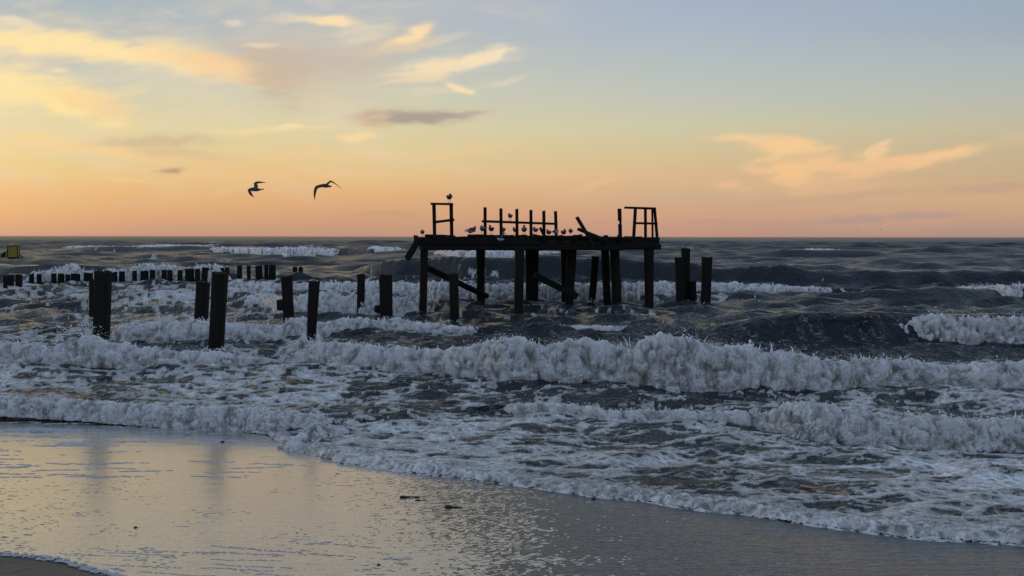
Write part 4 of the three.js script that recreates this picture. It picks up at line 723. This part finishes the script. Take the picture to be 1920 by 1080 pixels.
function flying(label, D, mid, bodyRings, wings, mats, extra = [], grp) {
  const o = at(mid[0], mid[1], D), root = group('gull', o); tag(root, label, 'gull', grp);
  const L = ([x, y, dz]) => at(x, y, D + (dz ?? 0)).sub(o);
  const body = []; for (const [x, y, dz, r] of bodyRings) { const p = L([x, y, dz]); body.push([p.x, p.y, p.z, pxm(r, D), pxm(r, D)]); }
  mesh('body', loft(smooth(body)), mats[0], root);
  for (const [pts, ch, dirs] of wings) mesh('wing', wingGeo(pts.map(L), ch.map((c) => pxm(c, D)), dirs.map((d) => V(...d))), mats[1], root);
  for (const [n, a, b, r0, r1, m] of extra) { const p = L(a), q = L(b); mesh(n, loft([[p.x, p.y, p.z, pxm(r0, D), pxm(r0 * 0.7, D)], [lerp(p.x, q.x, 0.5), lerp(p.y, q.y, 0.5), lerp(p.z, q.z, 0.5), pxm((r0 + r1) / 2, D), pxm((r0 + r1) / 3, D)], [q.x, q.y, q.z, pxm(r1, D), pxm(r1 * 0.5, D)]], 10), m, root); }
}
flying('flying gull on the left, one wing raised and one swept down', 24, [480, 355],
  [[470.5, 356.6, -0.1, 0.8], [472.5, 356.4, -0.08, 2.1], [475, 356.2, -0.05, 2.4], [479, 355.8, 0, 3.1], [484, 355.6, 0.05, 2.8], [488, 355.4, 0.1, 1.6], [490, 355.3, 0.12, 1.2]],
  [[[[480, 354.5, 0.05], [481.2, 348.5, 0.25], [480.5, 343.6, 0.42], [488, 342.2, 0.55], [498, 342.4, 0.7]], [8, 7.6, 6, 3.6, 0.6], [[1, 0, 0], [1, 0.05, 0], [0.9, -0.4, 0], [0.3, -1, 0], [0.2, -1, 0]]],
    [[[476.5, 355.5, -0.1], [471.5, 356.5, -0.3], [468.5, 357.5, -0.4], [471, 363.5, -0.55], [476, 370, -0.7]], [7, 7, 6.5, 5, 0.6], [[0.3, -1, 0], [0.6, -1, 0], [1, -0.5, 0], [1, 0.4, 0], [1, 0.6, 0]]]],
  [G.mottled, G.brown], [['tail', [488, 355.4, 0.1], [494, 354.6, 0.15], 1.6, 2.3, G.white], ['bill', [470.6, 356.6, -0.1], [468.4, 357, -0.12], 0.7, 0.2, G.bill]], 'gulls in flight');
flying('flying gull on the right, gliding with arched drooping wings', 24, [611, 348],
  [[606, 350.6, -0.15, 0.7], [608, 350.2, -0.12, 1.8], [610.5, 349.6, -0.06, 2.2], [614, 349, 0, 2.6], [618, 349.2, 0.06, 1.9], [621.5, 349.4, 0.12, 0.9]],
  [[[[611.5, 348.2, -0.05], [603, 349.2, -0.25], [594, 352.5, -0.45], [591, 362, -0.6], [590, 375, -0.75]], [6.5, 6.2, 6, 4.6, 0.6], [[0.25, -1, 0.3], [0.3, -1, 0.3], [0.8, -0.7, 0], [1, 0.05, 0], [1, 0.1, 0]]],
    [[[612, 347.6, 0.05], [616, 344, 0.25], [620.4, 340.6, 0.45], [629, 345, 0.6], [640.5, 354, 0.75]], [5.5, 5.2, 4.2, 1.6, 0.4], [[0.4, -1, 0.5], [0.4, -1, 0.5], [0.3, -1, 0.5], [-0.4, -1, 0.3], [-0.6, -1, 0]]]],
  [G.mottled, G.brown], [['tail', [619, 349.3, 0.1], [622, 349.4, 0.15], 1.2, 1.7, G.white], ['bill', [606.2, 350.6, -0.15], [604.2, 351, -0.17], 0.6, 0.2, G.bill]], 'gulls in flight');
flying('white-bellied gull touching down on the pier\'s front beam with raised wings', 24.95, [938, 450],
  [[932, 448.2, 0, 0.8], [934, 448.4, 0, 1.9], [936, 448.8, 0, 2.3], [939, 449.4, 0, 2.5], [942, 449.2, 0, 1.8], [945, 448.4, 0, 0.9]],
  [[[[936, 447.6, 0.02], [931.5, 444.6, 0.05], [925.5, 440.2, 0.08]], [4.5, 3.6, 0.6], [[0.6, -1, 0], [0.6, -1, 0], [0.5, -1, 0]]],
    [[[939.5, 447.4, -0.05], [942.5, 440.5, -0.05], [945.5, 437, -0.05], [949.5, 441.5, -0.05]], [4.4, 4.2, 3.6, 0.6], [[1, 0.3, 0], [1, 0.3, 0], [0.6, -1, 0], [-0.3, -1, 0]]]],
  [G.white, G.grey], [['leg', [935.4, 450, 0], [934.4, 457.6, 0], 0.45, 0.35, G.leg], ['leg', [939.6, 450, 0], [939.4, 457.6, 0], 0.45, 0.35, G.leg], ['bill', [932.2, 448.2, 0], [930.2, 448.6, 0], 0.6, 0.2, G.bill]], 'gulls on the pier');
for (const [i, x, y, label] of [[0, 1609.5, 430.8, 'left one of two tiny distant gulls low over the sea at the right'], [1, 1652, 429.6, 'right one of two tiny distant gulls low over the sea at the right']])
  flying(label, 160, [x, y], [[x - 1, y, 0, 0.2], [x, y, 0, 0.45], [x + 1, y, 0, 0.2]], [[[[x, y, 0], [x - 0.8, y - 0.8, -0.3], [x - 1.5, y - 1.6, -0.6]], [0.7, 0.6, 0.2], [[0.3, -1, 0], [0.3, -1, 0], [0.3, -1, 0]]], [[[x, y, 0], [x + 0.8, y + 0.7, 0.3], [x + 1.6, y + 1.6, 0.6]], [0.7, 0.6, 0.2], [[0.3, -1, 0], [0.3, -1, 0], [0.3, -1, 0]]]], [G.brown, G.brown], [], 'distant gulls');

// ---------------------------------------------------------------- the yellow buoy
{
  const D = 74, o = at(26, 489, D); o.y = 0; const root = group('yellow_buoy', o); tag(root, 'square yellow buoy with a dark base and black fenders, far out at the left edge', 'buoy');
  const u = pxm(1, D), Y = (py) => at(26, py, D).y, yellow = new THREE.MeshStandardMaterial({ color: new THREE.Color().setRGB(0.40, 0.29, 0.02), roughness: 0.6, map: texture(64, 64, (s, t) => { const n = 0.75 + 0.5 * ring(s, t, 2, 2, 33), r = ring(s, t, 5, 5, 35) > 0.34 ? 0.45 : 1; return [n * r, n * r * 0.98, n * r]; }) }), black = plume(0.012, 0.012, 0.014), rust = plume(0.045, 0.025, 0.018);
  const box = (w, y0, y1, d, tw, top = 1) => { const g = new THREE.CylinderGeometry(w * top, w, y1 - y0, 4, 3); g.rotateY(Math.PI / 4); g.scale(1, 1, d); g.translate(0, (y0 + y1) / 2, 0); g.rotateY(tw); return g; };
  mesh('body', box(u * 11.2, Y(481.5), Y(462), 1, 0.35).toNonIndexed(), yellow, root).geometry.computeVertexNormals();
  mesh('cap', box(u * 11.8, Y(462), Y(460.4), 1, 0.35).toNonIndexed(), rust, root).geometry.computeVertexNormals();
  mesh('base', box(u * 10.2, -0.5, Y(481.5), 1, 0.35, 1.14).toNonIndexed(), rust, root).geometry.computeVertexNormals();
  for (const a of [0.35, 0.35 + Math.PI / 2, 0.35 + Math.PI, 0.35 - Math.PI / 2]) { const g = new THREE.CylinderGeometry(u * 0.9, u * 0.9, Y(461) - Y(481.5), 8); g.translate(Math.sin(a + Math.PI / 4) * u * 11.3, (Y(461) + Y(481.5)) / 2, Math.cos(a + Math.PI / 4) * u * 11.3); mesh('corner_post', g, rust, root); }
  const tube = (pts, r) => new THREE.TubeGeometry(new THREE.CatmullRomCurve3(pts.map(([x, y, dz]) => at(x, y, D + (dz ?? -0.4)).sub(o))), 24, u * r, 8);
  mesh('fender', loft(smooth([[1.6, 480.5, 0.3], [3, 479.6, 2.6], [5.5, 478, 3.9], [8.5, 475.8, 3.2], [10.4, 474, 0.6]].map(([x, y, r]) => { const p = at(x, y, D - 0.4).sub(o); return [p.x, p.y, p.z, u * r, u * r]; }))), black, root);
  mesh('arm', tube([[9, 475.4], [12.5, 471.8], [15.5, 469.4], [19.8, 468.6]], 1.2), black, root);
  mesh('rope', tube([[7, 480.2], [12, 480.8], [17.2, 480.8]], 0.9), black, root);
  mesh('rope', tube([[5, 481.6], [10, 486], [17, 489.6]], 0.8), black, root);
  mesh('rope', tube([[35, 480.2], [39, 479.8], [41.6, 481.6], [40.6, 484], [35, 488.4]], 0.9), black, root);
}

// ---------------------------------------------------------------- spray
for (const [px, py, D, sx, sy, n] of [[175, 606, 16.9, 26, 14, 260], [150, 620, 16.6, 40, 12, 220], [570, 636, 18.2, 8, 8, 160], [596, 634, 18.2, 6, 8, 140], [1408, 646, 13.4, 5, 9, 30], [135, 505, 45, 10, 8, 160], [290, 502, 45, 30, 8, 300], [390, 502, 44, 26, 7, 260], [95, 514, 42, 30, 8, 260], [1255, 640, 13, 40, 10, 240], [950, 642, 14, 50, 8, 200]])
  for (let i = 0; i < n; i++) { const p = at(px + sx * (rnd() + rnd() + rnd() - 1.5) * 1.1, py + sy * (rnd() + rnd() - 1) * 1.1, D + rr(-0.2, 0.2)); drops.push([p.x, p.y, p.z, rr(0.003, 0.009) * (1 + D / 30)]); }
{
  const bead = new THREE.IcosahedronGeometry(1, 0), m = new THREE.InstancedMesh(bead, sprayMat, drops.length), M4 = new THREE.Matrix4(), q = new THREE.Quaternion();
  drops.forEach(([x, y, z, r], i) => m.setMatrixAt(i, M4.compose(V(x, y, z), q.setFromAxisAngle(V(rnd(), rnd(), rnd()).normalize(), rr(0, 6)), V(r * rr(0.8, 1.3), r * rr(0.9, 1.8), r))));
  m.name = 'sea_spray'; m.castShadow = m.receiveShadow = true; scene.add(tag(m, 'fine white spray thrown up along the breaker crests', 'spray', null, 'stuff'));
  console.log('drops', drops.length);
}
let tris = 0; scene.traverse((o) => { if (o.isMesh && !o.isInstancedMesh) tris += (o.geometry.index ?? o.geometry.attributes.position).count / 3; });
console.log('triangles', Math.round(tris));
renderer.render(scene, camera);
